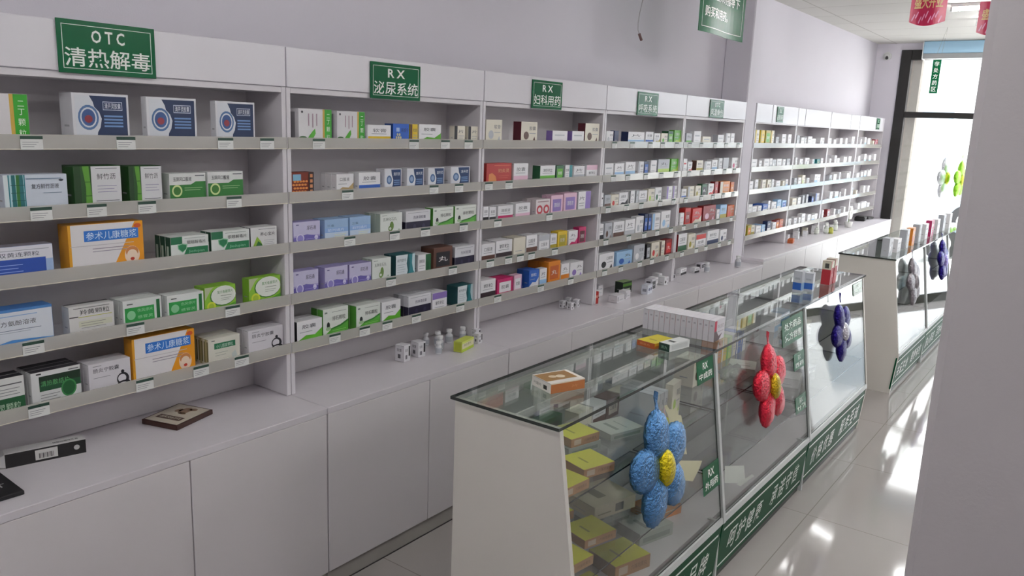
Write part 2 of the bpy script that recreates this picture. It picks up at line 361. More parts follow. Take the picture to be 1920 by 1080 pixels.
# ------------------------------------------------------------------ green signs on the header
def header_sign(ya, yb, za, zb, top, bottom, label, x=.0062, tilt=0):
    th = thing('shelf_sign', label, 'sign', (x, (ya+yb)/2, za), group='green signs on the shelving header')
    W = yb-ya; H = zb-za
    b = MB(); b.box(0, .004, -W/2, W/2, 0, H, M_green, b=.0008)
    x1 = .0046; m = W*.045
    for (p, q, r, s) in ((-W/2+m, W/2-m, m, m+.0016), (-W/2+m, W/2-m, H-m-.0016, H-m), (-W/2+m, -W/2+m+.0016, m, H-m), (W/2-m-.0016, W/2-m, m, H-m)):
        b.box(.0041, x1, p, q, r, s, M_signw)
    b.build('sign_board', th)
    t = MB()
    tw = W*(.40 if len(top) == 3 else .34)
    if ' ' in top: tw = W*.34
    put_text(t, top, (x1, -tw/2, H*.60), (0, 1, 0), (0, 0, 1), M_signw, H*.24, tw, .02)
    put_text(t, bottom, (x1, -W*.44, H*.13), (0, 1, 0), (0, 0, 1), M_signw, H*.36, W*.88, .008)
    t.build('lettering', th); return th
header_sign(1.075, 1.36, 1.894, 2.04, 'O T C', '清热解毒', 'large green OTC sign on the header of the leftmost shelving bay')
header_sign(2.247, 2.53, 1.879, 2.02, 'R X', '泌尿系统', 'green RX sign on the header of the second shelving bay')
header_sign(3.34, 3.612, 1.882, 2.022, 'R X', '妇科用药', 'green RX sign on the header of the third shelving bay')
header_sign(4.45, 4.722, 1.882, 2.022, 'R X', '呼吸系统', 'green sign washed out by glare on the fourth shelving bay')
header_sign(5.537, 5.79, 1.898, 2.026, 'O T C', '风湿骨伤', 'small green sign at the end of the fifth shelving bay')
header_sign(6.96, 7.12, 1.90, 2.03, 'R X', '皮肤用药', 'small green sign on the header just past the wall column')
header_sign(10.5, 10.66, 1.90, 2.03, 'O T C', '儿科用药', 'small green sign on the header nearest the storefront corner')

# ------------------------------------------------------------------ medicine boxes
CC = {'W': ('e9e8ea', 'white'), 'C': ('e2dccb', 'cream'), 's': ('b9bcc2', 'silver-grey'), 'k': ('1e1c22', 'black'), 'K': ('33232a', 'dark brown'), 'N': ('5d3c30', 'brown'),
      'M': ('5c1f2c', 'maroon'), 'b': ('2a5fb8', 'blue'), 'n': ('1d2c58', 'navy'), 'l': ('9cc3e6', 'light blue'), 't': ('1d7f86', 'teal'), 'g': ('5fae2e', 'green'),
      'G': ('1f5a35', 'dark green'), 'L': ('b4d454', 'lime'), 'y': ('e0c02a', 'yellow'), 'Y': ('a89a1e', 'olive yellow'), 'o': ('d9821e', 'orange'), 'O': ('c05c22', 'burnt orange'),
      'r': ('c9302c', 'red'), 'R': ('8e1f26', 'dark red'), 'm': ('c02566', 'magenta'), 'i': ('e3bccf', 'pink'), 'p': ('8a72b8', 'purple'), 'a': ('b9a070', 'gold')}
def lines(x0, x1, ys, col='8a8d92', t=.018): return [('r', x0, y, x1-.06*(i % 2), y+t, col) for i, y in enumerate(ys)]
def circ(cx, cy, r, col, asp=1.0): return ('e', cx, cy, r, r*asp, col)
D = {}
D['navy'] = dict(n='large white-edged navy blue box', b='dadade', f=[('r', .05, .05, .96, .95, '1b2f55'), ('p', [(.05, .05), (.40, .05), (.42, .2), (.47, .3), (.5, .48), (.46, .62), (.38, .72), (.36, .82), (.3, .95), (.05, .95)], 'd5d8de'),
    ('e', .27, .5, .18, .26, '4d6f9c'), ('e', .27, .5, .145, .21, 'd5d8de'), ('e', .27, .5, .12, .175, '39578c'), ('e', .27, .47, .07, .08, '8c3440'),
    ('r', .53, .66, .88, .84, 'c3cbdc'), ('r', .54, .675, .87, .825, '1b2f55'), ('t', .56, .69, .29, .12, '清开灵胶囊', 'e8ecf4')]+[('r', .54, .52-.07*i, .88, .555-.07*i, '6f93c4') for i in range(4)]+[('r', .5, .09, .93, .12, '8fa8cc')])
D['navysmall'] = dict(n='small white and navy blue box', b='d8d8de', f=[('r', .36, .04, .95, .96, '1b3a66'), ('p', [(.05, .04), (.40, .04), (.48, .3), (.50, .5), (.42, .72), (.38, .96), (.05, .96)], 'dde0e6'),
    ('e', .27, .5, .15, .2, '4d6f9c'), ('e', .27, .5, .09, .12, '8fa8cc'), ('t', .52, .68, .38, .15, '清开灵', 'e8ecf4')]+[('r', .54, .45-.09*i, .88, .49-.09*i, '6f93c4') for i in range(3)])
LEAF = [('p', [(.22, .06), (.30, .2), (.42, .36), (.48, .42), (.50, .28), (.44, .16), (.34, .10)], '4fa82c')]
ERD = [('r', .72, 0, .78, 1, 'c9a64a'), ('r', .78, 0, 1, 1, '35a02a'), ('t', .84, .74, .10, .12, '二', 'eef6e8'), ('t', .84, .56, .10, .13, '丁', 'eef6e8'), ('t', .835, .33, .11, .15, '颗', 'eef6e8'), ('t', .835, .10, .11, .15, '粒', 'eef6e8'),
    ('e', .12, .14, .12, .06, '2d5a2a'), ('e', .2, .1, .14, .05, '3b7a30')]+LEAF+[('r', .28+.12*i, .5-.05*(i % 2), .31+.12*i, .86, 'a98f9c') for i in range(3)]+[('r', .3, .08, .68, .11, '55604f'), ('e', .1, .9, .03, .035, '44444a')]
D['erding'] = dict(n='tall white box with green spine', b='dcdadc', f=ERD, s=[('r', .3, .1, .7, .9, '9a989c')])
D['erdingA'] = dict(n='tall white box with wide green panel', b='dcd8da', f=ERD)
def bamboo(x, c1, c2): return [('p', [(x-.035, 0), (x+.035, 0), (x+.028, 1), (x-.028, 1)], c1)]+[('r', x-.045, .2*i+.12, x+.045, .2*i+.135, c2) for i in range(4)]
D['bambooblue'] = dict(n='pale blue box with bamboo stripe', b='d3dbe6', f=[('r', .0, 0, .1, 1, 'dce6e8'), ('r', .07, 0, .33, 1, '2d7f8a'), ('r', .09, 0, .31, 1, 'b6d8dc')]+bamboo(.15, '2a6f74', '1d4c50')+bamboo(.22, '3d7a3a', '235a30')+bamboo(.27, '2a6f74', '1d4c50')+[
    ('t', .42, .62, .44, .13, '复方鲜竹沥液', '2b3140'), ('r', .34, .88, .9, .90, '5d7a94'), ('r', .6, .5, .9, .515, '7b93a8'), ('e', .9, .84, .04, .03, '39424e'), ('r', .46, .09, .9, .115, '6b8196'), ('e', .47, .1, .025, .035, '2b3a66')])
D['bamboogreen'] = dict(n='dark green bamboo box with white label', b='245220', f=[('r', .0, 0, .14, 1, '1a3d18'), ('p', [(.22, 0), (.38, 0), (.34, .5), (.32, 1), (.18, 1), (.24, .5)], '5d9a34'), ('r', .2, .3, .38, .315, '2b5a20'), ('r', .18, .62, .36, .635, '2b5a20'), ('r', .1, .12, .5, .14, '88b45c'),
    ('r', .36, .14, 1.0, .99, 'dadadc'), ('t', .48, .68, .40, .14, '鲜竹沥', '22222a'), ('r', .46, .93, .92, .945, '6e7278')]+lines(.48, .9, [.52, .45, .38], '8b86a8', .012)+[('r', .44, .17, .94, .185, '5a5f66')])
D['yupingfeng'] = dict(n='white box with green angled panel', b='dddfdc', f=[('p', [(.0, .12), (.55, .12), (.66, .06), (1, .06), (1, .72), (.72, .72), (.58, .62), (0, .62)], '2f7a34'), ('r', 0, .02, .9, .05, 'e8ebe4'), ('e', .2, .42, .14, .2, 'cfdf9a'), ('e', .2, .42, .1, .14, '3d7a30'),
    ('t', .1, .74, .5, .14, '玉屏风口服液', '23282c'), ('r', .7, .9, .96, .93, '5a5f66')]+lines(.4, .9, [.5, .43], '9cc28c', .02)+[('r', .06, .045, .6, .075, '7b857c')])
D['bluetablet'] = dict(n='white and blue tablet box', b='9fb8dd', f=[('r', 0, .56, 1, 1, 'e2e2ea'), ('r', .2, 0, .9, .62, '2c50a8'), ('t', .3, .68, .52, .14, '双黄连颗粒', '30384e'), ('r', .0, .84, .18, .9, '30384e'), ('r', .3, .87, .95, .885, '90949e')]+lines(.3, .6, [.44, .34, .24], '9fb6ea', .02), t=[('r', 0, 0, 1, 1, '8f8b98')])
D['orangesyrup'] = dict(n='big orange and white syrup carton', b='dfa22c', f=[('r', .035, 0, 1, 1, 'e6e3e4'), ('p', [(.56, 0), (1, 0), (1, 1), (.885, 1)], 'e79a1e'), ('r', .02, .535, .86, .55, 'c9c4c6'), ('r', .2, .63, .93, .86, '2f78d0'), ('t', .225, .66, .68, .17, '参术儿康糖浆', 'dff0ff'),
    ('e', .83, .26, .105, .2, 'f1d7c0'), ('e', .83, .33, .09, .12, 'd08850'), ('e', .83, .25, .075, .13, 'f3dcc6'), ('e', .83, .17, .03, .035, 'c8402c'), ('e', .92, .9, .05, .05, 'd05a28'), ('r', .3, .46, .8, .475, '9a8f9c'), ('r', .3, .40, .76, .415, 'a09aa8'), ('r', .34, .03, .66, .06, '6a5a44')], s=[('r', 0, 0, 1, 1, 'd9962a')])
SH = lambda cx, cy, r, c: ('p', [(cx-r, cy+r*1.2), (cx, cy+r*1.6), (cx+r, cy+r*1.2), (cx+r*.9, cy-r*.2), (cx, cy-r*1.5), (cx-r*.9, cy-r*.2)], c)
D['greenshield'] = dict(n='white and green box with shield', b='dfe3df', s=[('r', 0, 0, 1, 1, '1c4a34'), ('r', .2, 0, .6, .6, 'b8c8bc')], f=[('r', 0, .68, .3, 1, '1e6b46'), ('p', [(.3, .1), (.98, .1), (.98, .52), (.42, .52)], '1f7a4c'), SH(.3, .5, .13, '8fc2a0'), SH(.3, .5, .105, '1f7a4c'), ('t', .42, .66, .5, .15, '银翘解毒片', '2b3430'), ('r', .36, .9, .9, .915, '7f8f86'), ('t', .46, .26, .42, .14, 'Jiedupian', '8cc8a4'), ('r', .05, .04, .15, .08, '2b3430')])
D['leafwhite'] = dict(n='white box with green leaf', b='d9d9d8', s=[('r', 0, 0, 1, 1, '2c2c2e')], f=[('p', [(.0, .05), (.5, .05), (.38, .4), (.24, .62), (.08, .2)], '8fb83c'), ('p', [(.12, .05), (.5, .05), (.4, .3), (.28, .42)], '2d6f34'), ('t', .36, .62, .56, .16, '养心宝片', '2a2a2e'), ('r', .3, .9, .95, .92, '77777c')]+lines(.5, .9, [.42, .34, .26], '9a9a9e', .015))
D['bluewave'] = dict(n='white box with blue wave', b='4f86c4', f=[('r', 0, 0, 1, .93, 'dde2ea'), ('p', [(0, .05), (.2, .12), (.45, .22), (.7, .2), (1, .16), (1, 0), (0, 0)], '4f8fd0'), ('t', .24, .58, .54, .13, '复方氨酚溶液', '31353f'), ('r', .2, .46, .84, .475, '6f7d92'), ('r', .3, .41, .7, .42, '8c98a8'), ('r', 0, .82, .8, .84, '8fb2dc'), ('r', .7, .06, .84, .12, 'e8eef6')], t=[('r', 0, 0, 1, 1, '3f77b8')])
D['blackgran'] = dict(n='white box with black base stripe', b='dcdbd8', f=[('r', 0, 0, 1, .04, '1e1e20'), ('r', .0, .64, .2, .67, '1e1e20'), ('t', .24, .7, .66, .17, '羚黄颗粒', '1f2022'), ('r', .2, .62, .95, .64, 'b8bb3a'), ('r', .2, .3, .95, .5, 'd8d9c4'), ('r', .1, .92, .9, .94, '6a6a6a')]+lines(.25, .8, [.42, .34, .26], '8e8e8a', .015), t=[('r', 0, .7, 1, 1, '4a484c')])
D['greentab'] = dict(n='white box with green band', b='dfe2df', f=[('r', .04, .18, .8, .72, '2c9a48'), ('r', .8, .08, .84, .9, 'dfe2df'), ('r', .86, .1, .95, .9, '1f6f38'), ('e', .2, .44, .11, .17, '8fcf9c'), ('t', .36, .52, .4, .13, '伤风停片', 'a8e0b0'), ('t', .36, .28, .4, .12, '感冒灵', 'a8e0b0'), ('r', .1, .83, .25, .87, '555a58'), ('p', [(.4, .06), (.7, .06), (.8, .16), (.55, .12)], 'b86a4c')])
D['limebox'] = dict(n='lime green box with white oval', b='8cc23a', f=[('e', .58, .6, .42, .4, '3f7a30'), ('e', .6, .62, .40, .38, 'e4e8df'), ('p', [(.0, .5), (.2, .9), (.3, 1), (0, 1)], 'b8bf9c'), ('t', .4, .7, .5, .12, '复方鱼腥草片', '3f8a34'), ('p', [(0, 0), (1, 0), (1, .3), (.6, .12), (.3, .2), (0, .2)], '5aa82c'), ('e', .2, .24, .14, .19, 'cfd93c'), ('e', .2, .24, .09, .12, 'a8c43a'), ('r', .5, .6, .86, .615, '4a5a44')]+lines(.5, .84, [.5, .43], '8c988a', .014))
D['greenblackA'] = dict(n='dark green, black and white box', b='dfe0dd', f=[('r', 0, 0, 1, .44, '1f5a34'), ('t', .1, .1, .8, .2, '感冒灵颗粒', 'c4dcc4'), ('r', 0, 0, 1, .08, 'c9dfc0'), ('r', .05, .8, .95, .83, '55585a')]+lines(.08, .9, [.68, .6, .52], '86898c', .018), t=[('r', 0, 0, 1, 1, '2c2a30')])
D['greenblackB'] = dict(n='white box with dark green band', b='dddedd', f=[('r', .15, .42, 1, .86, '1c4f30'), ('r', .15, .62, 1, .86, '17301f'), ('t', .18, .56, .58, .16, '清热散结片', '5fb06c'), ('e', .74, .38, .16, .26, '3c8a4c'), ('e', .74, .38, .13, .21, '1f5f32'), ('r', .1, .92, .2, .96, '2a2a2c'), ('r', .75, .9, .96, .93, '66686a'), ('r', 0, 0, 1, .03, '2a2a2c')]+lines(.16, .55, [.3, .22, .14], '77797a', .016), t=[('r', 0, 0, 1, 1, '2c2a30')])
D['babybox'] = dict(n='white box with black cartoon face', b='dcd9de', f=[('t', .1, .68, .62, .15, '肠炎宁胶囊', '2c2a38'), ('e', .8, .3, .15, .22, '25232a'), ('e', .78, .32, .10, .14, 'e2dfe4'), ('e', .82, .14, .16, .1, '25232a'), ('e', .80, .12, .1, .06, 'dcd9de'), ('e', .8, .56, .04, .06, '25232a'), ('r', .1, .9, .3, .92, '8a888e'), ('r', .1, .12, .6, .14, '9c9aa2')]+lines(.1, .5, [.5], '9c9aa2', .02))
D['creamgreen'] = dict(n='cream box with green title strip', b='dedccf', s=[('r', .1, .1, .9, .9, '6a6a3a'), ('r', .3, 0, .7, 1, 'b8b48a')], f=[('r', .18, .58, .85, .8, '2f7a54'), ('t', .24, .61, .54, .14, '小儿感冒颗粒', 'cfe6d4'), ('r', .1, .9, .2, .93, '44464a'), ('p', [(.75, .05), (.9, .2), (.84, .42), (.72, .28)], 'cdd6cf')]+lines(.2, .6, [.42, .32], 'a2a69c', .016))
D['lilac'] = dict(n='lilac and violet box', b='a49ccc', f=[('r', 0, .42, 1, 1, 'c6c2de'), ('p', [(0, 0), (1, 0), (1, .34), (.5, .46), (0, .34)], '6a60ac'), ('e', .25, .3, .15, .2, 'd4d0ea'), ('e', .25, .3, .11, .15, '8a82c4'), ('e', .85, .3, .07, .1, 'd4d0ea'), ('t', .5, .64, .34, .17, '尿石通', '2c2850'), ('r', .1, .86, .2, .9, '5a548a')]+lines(.45, .9, [.25, .17], '9a92d0', .02))
D['paleblue'] = dict(n='pale blue and white box', b='9ab8dc', f=[('r', 0, 0, 1, .42, 'c2d2e6'), ('r', 0, .42, 1, .62, '8cb0e0'), ('t', .12, .46, .7, .13, '前列通片', 'd4e2f4'), ('t', .1, .68, .3, .1, '三金', '3f5a86'), ('p', [(.4, 0), (1, 0), (1, .2)], 'aec0a4')]+lines(.4, .9, [.3, .22, .14], 'd9dcc4', .03))
D['sprig'] = dict(n='white box with green sprig', b='dde2dc', s=[('r', 0, 0, 1, 1, 'b8c4b4')], f=[('t', .12, .66, .62, .15, '五淋化石丸', '4d5a50'), ('e', .52, .42, .09, .2, '6a8a44'), ('e', .46, .3, .1, .13, '6a8a44'), ('e', .45, .3, .05, .06, 'dde2dc'), ('r', .1, .12, .8, .14, 'a8b8a4'), ('r', .08, .9, .3, .92, '8a948c'), ('e', .85, .22, .05, .04, 'a8b8a4')])
D['blackbottom'] = dict(n='white-topped black box', b='dadade', s=[('r', 0, 0, 1, .5, '1b1830'), ('r', 0, .5, 1, 1, 'cfcfd4')], f=[('r', 0, 0, 1, .5, '1f1b36'), ('t', .3, .62, .5, .15, '热淋清胶囊', '4a4864'), ('r', .08, .9, .9, .915, '8a8a92'), ('e', .35, .24, .06, .14, '34304c'), ('e', .72, .24, .06, .14, '34304c')])
D['bug'] = dict(n='white and leaf green box', b='dfe4dc', s=[('r', 0, 0, 1, 1, '4f9a34')], f=[('p', [(0, 0), (1, 0), (1, .5), (.7, .36), (.35, .3), (.1, .12), (0, .1)], '58a83a'), ('p', [(.3, .25), (.7, .32), (1, .46), (1, .53), (.68, .38), (.3, .3)], '2f7a2c'), ('e', .2, .42, .06, .12, '2b3430'), ('e', .2, .3, .1, .07, 'a8c49c'), ('t', .36, .56, .52, .16, '排石颗粒', '2f3330'), ('r', .34, .86, .92, .875, '8a8f8a'), ('r', .06, .84, .16, .9, '7c8a80')]+lines(.36, .9, [.2, .13], '8acb6a', .02))
D['tealbox'] = dict(n='white and teal box', b='1c5a60', s=[('r', 0, 0, 1, 1, '16484e')], f=[('p', [(0, 0), (.55, 0), (.62, .3), (.56, .6), (.62, 1), (0, 1)], 'd9e0e4'), ('p', [(.62, 0), (1, 0), (.9, .3), (.84, .6), (.86, 1), (.68, 1), (.72, .6), (.7, .3)], '2a7f88'), ('p', [(.86, 1), (.84, .6), (.9, .3), (1, .1), (1, 1)], 'c6dce0'), ('t', .08, .7, .46, .13, '前列舒乐', '3f5560')]+lines(.08, .5, [.56, .46, .36, .26], '9fb0b8', .018))
D['bluestar'] = dict(n='bright blue box with pale flower', b='2a62c4', s=[('r', 0, 0, 1, 1, '1c4690')], f=[('r', .2, .6, .4, .8, 'a8c4ec'), ('t', .5, .58, .46, .2, '尿感宁', '12284e')]+[('e', .34+.13*math.cos(t*PI/3), .3+.17*math.sin(t*PI/3), .05, .07, 'd4cf9a') for t in range(6)]+[('e', .34, .3, .05, .07, 'd4cf9a')])
D['orangeflame'] = dict(n='brown and orange patterned box', b='7a2c16', s=[('r', 0, 0, 1, 1, '5c2014')], f=[('r', 0, 0, 1, .08, '9c2c1c')]+[('e', .1+.13*(i % 5)+.05*((i//5) % 2), .2+.14*(i//5), .06, .045, 'e08a3c') for i in range(20)]+[('r', .06, .66, .42, .92, '7fb0cc'), ('r', .76, .0, 1, 1, '2c1a1a')]+[('r', .82, .12+.22*i, .94, .26+.22*i, 'cf8a5c') for i in range(4)])
D['redgold'] = dict(n='red box with gold fan', b='b0302c', f=[('p', [(.08, .06), (.34, .06), (.4, .2), (.36, .4), (.22, .56), (.1, .5)], 'd8884c'), ('t', .46, .56, .44, .18, '妇炎灵', 'e6b88c'), ('r', 0, 0, 1, .05, '8a221e'), ('r', .3, .88, .95, .91, 'd07058')]+lines(.5, .9, [.4, .3], 'cc6a54', .02))
D['redrings'] = dict(n='white box with two red rings', b='dfd4d6', f=[('e', .26, .42, .21, .26, 'b82a3a'), ('e', .26, .42, .11, .14, 'e6dcde'), ('e', .74, .42, .21, .26, 'b82a3a'), ('e', .74, .42, .11, .14, 'e6dcde'), ('r', .1, .84, .9, .9, 'a88a90')])
D['flatyellow'] = dict(n='flat yellow-topped box', b='b98a5c', t=[('r', 0, 0, 1, 1, 'd2cf44'), ('r', .34, .3, .4, .7, '9a982e')], f=[('r', 0, 0, 1, 1, 'b58a62'), ('r', .1, .2, .35, .8, 'cdb8a0'), ('t', .45, .3, .45, .4, '六味地黄丸', '7a5a3c')], s=[('r', 0, 0, 1, 1, '9c7a54')])
D['flatgrey'] = dict(n='flat pale grey-green box', b='a9b0a8', t=[('r', 0, 0, 1, 1, 'bcc2ba'), ('r', .3, .2, .4, .8, '8c948c'), ('r', .6, .2, .64, .8, '9aa29a')], f=[('r', .1, .2, .9, .6, '8a988c')])
D['flatcream'] = dict(n='large flat cream box', b='c9c2a8', t=[('r', .3, .3, .5, .7, '8c8a74')], f=[('r', .5, .2, .7, .8, '6a6a60'), ('r', .08, .3, .4, .4, '9a967e')])
D['orangecard'] = dict(n='white and orange carton lying flat', b='e4dfd8', f=[('r', 0, 0, 1, 1, 'b8703c'), ('r', 0, .88, 1, 1, 'e6d9c4'), ('t', .6, .3, .2, .3, '片', 'c88a58')], t=[('r', 0, .22, .9, .92, 'a07844'), ('e', .55, .5, .12, .14, 'e8d9c0'), ('e', .35, .56, .1, .12, 'e2d0b4'), ('r', .9, .1, 1, .95, 'f0ebe2')], s=[('t', .1, .3, .4, .3, '叶酸片', '77736c'), ('r', .62, .2, .8, .6, '3a3836')])
D['yellowcard'] = dict(n='yellow box with orange side', b='c8752c', f=[('r', 0, 0, 1, 1, 'c4702a'), ('r', 0, .5, 1, 1, 'd8a428')], t=[('r', 0, 0, 1, 1, 'd2c430'), ('r', .3, .3, .4, .7, '9a8a2a')], s=[('r', 0, 0, 1, 1, 'b85c2c'), ('t', .15, .35, .6, .35, '逍遥丸', 'e0a070')])
D['blackwhitecard'] = dict(n='white and dark green flat box', b='d9dcda', s=[('r', 0, 0, 1, 1, '1c3a30'), ('t', .2, .3, .6, .4, '滴丸', '9cc0a8')], t=[('r', .3, .2, .44, .8, '3a403c')], f=[('r', .1, .2, .9, .8, 'c9ccca')])
D['rowwhite'] = dict(n='slim white box', b='dcd9de', f=[('r', 0, 0, .22, .96, 'c22c4c'), ('p', [(0, 0), (.5, 0), (.8, .3), (.45, .2), (.2, .5), (0, .45)], '6a5a60'), ('t', .3, .55, .6, .2, '阿胶', 'a0989c')]+lines(.3, .9, [.4], 'b0a8ac', .03), s=[('r', .3, .7, .7, .78, 'b8b4bc')])
D['redtower'] = dict(n='upright red and cream box', b='b02a34', f=[('r', 0, .72, 1, 1, 'd6d0bc'), ('r', 0, 0, .2, 1, 'd0686c'), ('t', .3, .3, .5, .16, '虫草', 'e6b0a8')], s=[('r', 0, .64, 1, 1, 'd6d0bc'), ('r', .3, .7, .75, .9, '44443e')], t=[('r', 0, 0, 1, 1, 'd6d0bc')])
D['bluetower'] = dict(n='upright pale box with blue base', b='c2c6cc', f=[('r', 0, .1, 1, .45, '8cb0d4')], s=[('r', 0, .12, 1, .46, '2a62b8'), ('r', .2, .6, .8, .7, 'a8acb4')])
D['smallQ'] = dict(n='small white and black carton', b='dedce0', f=[('r', .72, .3, .95, .9, '201e24'), ('t', .15, .6, .4, .18, '乳膏', '4a484e'), ('r', .2, .15, .5, .4, '7a787e')], s=[('t', .2, .6, .5, .2, '软膏', '5a585e'), ('r', .3, .2, .6, .45, '6a686e')])
D['limecarton'] = dict(n='lime green and cream carton', b='c9d45c', f=[('r', 0, 0, 1, .3, 'b4cc2c'), ('r', 0, .3, 1, .8, 'd4cfa8'), ('t', .15, .5, .6, .22, '维生素片', '6a6a3c')], s=[('r', .1, .1, .9, .9, 'b0b83c')])
D['redsmall'] = dict(n='small red upright box', b='b8302c', f=[('r', .2, .5, .8, .7, 'e0a090')], s=[('r', .2, .2, .8, .4, 'd07060')])
D['dots'] = dict(n='white box with two blue dots', b='d2d4de', f=[('e', .3, .5, .13, .18, '1f2a5c'), ('e', .7, .5, .13, .18, '1f2a5c'), ('e', .3, .2, .04, .05, '2c3c7c')], s=[('r', .2, .3, .8, .6, '8a8c96')])
D['greenblack'] = dict(n='black and green carton', b='1e2a20', f=[('r', 0, .6, 1, .85, '5a8a34'), ('r', .2, .2, .8, .4, 'a8b49c')], t=[('r', 0, 0, 1, 1, '8aa46a')])
D['whiteblack'] = dict(n='black-faced white carton', b='cfccd2', f=[('r', .1, .12, .9, .8, '26242a'), ('r', .3, .4, .7, .5, 'a8a6ac')], s=[('r', .2, .2, .8, .8, '3a383e')])
D['whitelow'] = dict(n='low white carton', b='dbd8dc', f=[('r', .1, .2, .2, .8, '8a888e'), ('r', .3, .3, .8, .4, 'b4b2b8')])
TITLE = ['胶囊', '颗粒', '片', '口服液', '丸', '滴眼液', '软膏']
PATN = {'0': 'faint {a} print', '1': '{a} band', '2': '{a} top band', '3': '{a} right half', '4': '{a} stripe', '5': '{a} emblem', '6': '{a} label', '7': '{a} swoosh'}
def design(code):
    if code in D: return D[code]
    q = code.split('.'); bo, ac, pa = q[0], q[1], q[2]; sd = q[3] if len(q) > 3 else None
    B, A = CC[bo][0], CC[ac][0]; dark = bo not in 'WCsiylL'; tx = 'e4e2e0' if dark else '4a4a52'
    f = []; ti = TITLE[(ord(bo)*7+ord(ac)*3+ord(pa)) % 7]
    if pa == '0': f = [('r', .15, .62, .8, .72, A), ('r', .15, .3, .7, .33, 'a6a8ae')]
    elif pa == '1': f = [('r', 0, 0, 1, .38, A), ('t', .2, .6, .6, .2, ti, tx)]+lines(.15, .8, [.5], 'a0a2a8', .03)
    elif pa == '2': f = [('r', 0, .66, 1, 1, A), ('t', .2, .34, .6, .2, ti, tx)]+lines(.15, .8, [.2], 'a0a2a8', .03)
    elif pa == '3': f = [('r', .58, 0, 1, 1, A), ('t', .08, .58, .42, .18, ti, tx)]+lines(.08, .5, [.42, .3], 'a0a2a8', .03)
    elif pa == '4': f = [('r', .0, 0, .28, 1, A), ('t', .38, .6, .5, .18, ti, tx)]+lines(.38, .9, [.42, .3], 'a0a2a8', .03)
    elif pa == '5': f = [('e', .32, .38, .16, .18, A), ('t', .5, .62, .4, .18, ti, tx), ('p', [(.7, .1), (.9, .14), (.84, .34)], A)]+lines(.52, .9, [.46], 'a0a2a8', .03)
    elif pa == '6': f = [('r', .14, .2, .86, .8, A), ('t', .26, .4, .48, .22, ti, 'e8e6e4' if ac not in 'WCsyiLl' else '3a3a40')]
    elif pa == '7': f = [('p', [(0, 0), (1, 0), (1, .56), (.7, .3), (.35, .34), (0, .12)], A), ('t', .2, .64, .55, .18, ti, tx)]+lines(.1, .6, [.48], 'a0a2a8', .03)
    d = dict(n=CC[bo][1]+' box with '+PATN[pa].format(a=CC[ac][1]), b=B, f=f)
    if sd: d['s'] = [('r', 0, 0, 1, 1, CC[sd][0])]
    D[code] = d; return d
def decals(mb, items, org, ex, ey, nrm, W, H):
    org, ex, ey, nrm = map(Vector, (org, ex, ey, nrm)); k = 0
    for it in items:
        k += 1; o = org+nrm*(.00015+.00007*k); m = ink(it[-1])
        if it[0] == 'r': pts = [(it[1], it[2]), (it[3], it[2]), (it[3], it[4]), (it[1], it[4])]
        elif it[0] == 'p': pts = it[1]
        elif it[0] == 'e': pts = [(it[1]+it[3]*math.cos(2*PI*i/18), it[2]+it[4]*math.sin(2*PI*i/18)) for i in range(18)]
        elif it[0] == 't':
            put_text(mb, it[5], o+ex*(it[1]*W)+ey*(it[2]*H), ex, ey, ink(it[6]), it[4]*H, it[3]*W, .0); continue
        pts = [(min(.995, max(.005, x)), min(.995, max(.005, y))) for x, y in pts]
        mb.add([o+ex*(x*W)+ey*(y*H) for x, y in pts], [tuple(range(len(pts)))], m)
_BM = {}
def box_mesh(code, W, d, H):
    """printed folding carton; origin mid-bottom of the front face, front to +x"""
    k = (code, round(W, 3), round(d, 3), round(H, 3))
    if k in _BM: return _BM[k]
    g = design(code); mb = MB(); body = ink(g['b'])
    mb.box(-d, 0, -W/2, W/2, 0, H, body, b=.0007)
    decals(mb, g['f'], (0, -W/2, 0), (0, 1, 0), (0, 0, 1), (1, 0, 0), W, H)
    sd = g.get('s') or [('r', .3, .3, .7, .34, 'a8a8ac')]
    decals(mb, sd, (-d, -W/2, 0), (1, 0, 0), (0, 0, 1), (0, -1, 0), d, H)
    if g.get('t'): decals(mb, g['t'], (0, -W/2, H), (0, 1, 0), (-1, 0, 0), (0, 0, 1), W, d)
    # closing flap seam on both ends and on the top
    sm = ink('77757a')
    mb.box(-d*.97, -d*.03, -W/2-.0006, -W/2-.0002, H-.0022, H-.0016, sm); mb.box(-d*.97, -d*.03, W/2+.0002, W/2+.0006, H-.0022, H-.0016, sm)
    o = mb.build('medicine_box'); me = o.data; bpy.data.objects.remove(o); _BM[k] = me; return me
CARTONS = []
def carton(code, W, d, H, loc, rz=0, label='', group=None, vis=1.0):
    r = Vector(loc)-CAM; dist = r.dot(fw); CARTONS.append((W*H*vis/dist**2, box_mesh(code, W, d, H), loc, rz, label, group))
def link_cartons(limit=300):
    """the cartons that show largest are objects of their own, the small remainder one object"""
    CARTONS.sort(key=lambda c: -c[0]); rest = MB()
    for k, (a, me, loc, rz, label, group) in enumerate(CARTONS):
        if k < limit:
            o = bpy.data.objects.new('medicine_box', me); COL.objects.link(o); o.location = loc; o.rotation_euler = (0, 0, rz); tag(o, label, 'medicine box', group)
        else:
            M4 = Matrix.Translation(loc) @ Matrix.Rotation(rz, 4, 'Z'); vs = [M4 @ v.co for v in me.vertices]; off = len(rest.v); rest.v += [tuple(v) for v in vs]
            for p in me.polygons: rest.f.append(tuple(i+off for i in p.vertices)); rest.m.append(rest.mi(me.materials[p.material_index])); rest.smooth.append(False)
    if rest.v: tag(rest.build('distant_medicine_boxes'), 'smallest and hindmost medicine boxes scattered over the far shelves and worktops', 'medicine boxes', kind='stuff')
ORD = ['', 'first', 'second', 'third', 'fourth', 'fifth', 'sixth', 'seventh', 'eighth', 'ninth', 'tenth', 'eleventh', 'twelfth']
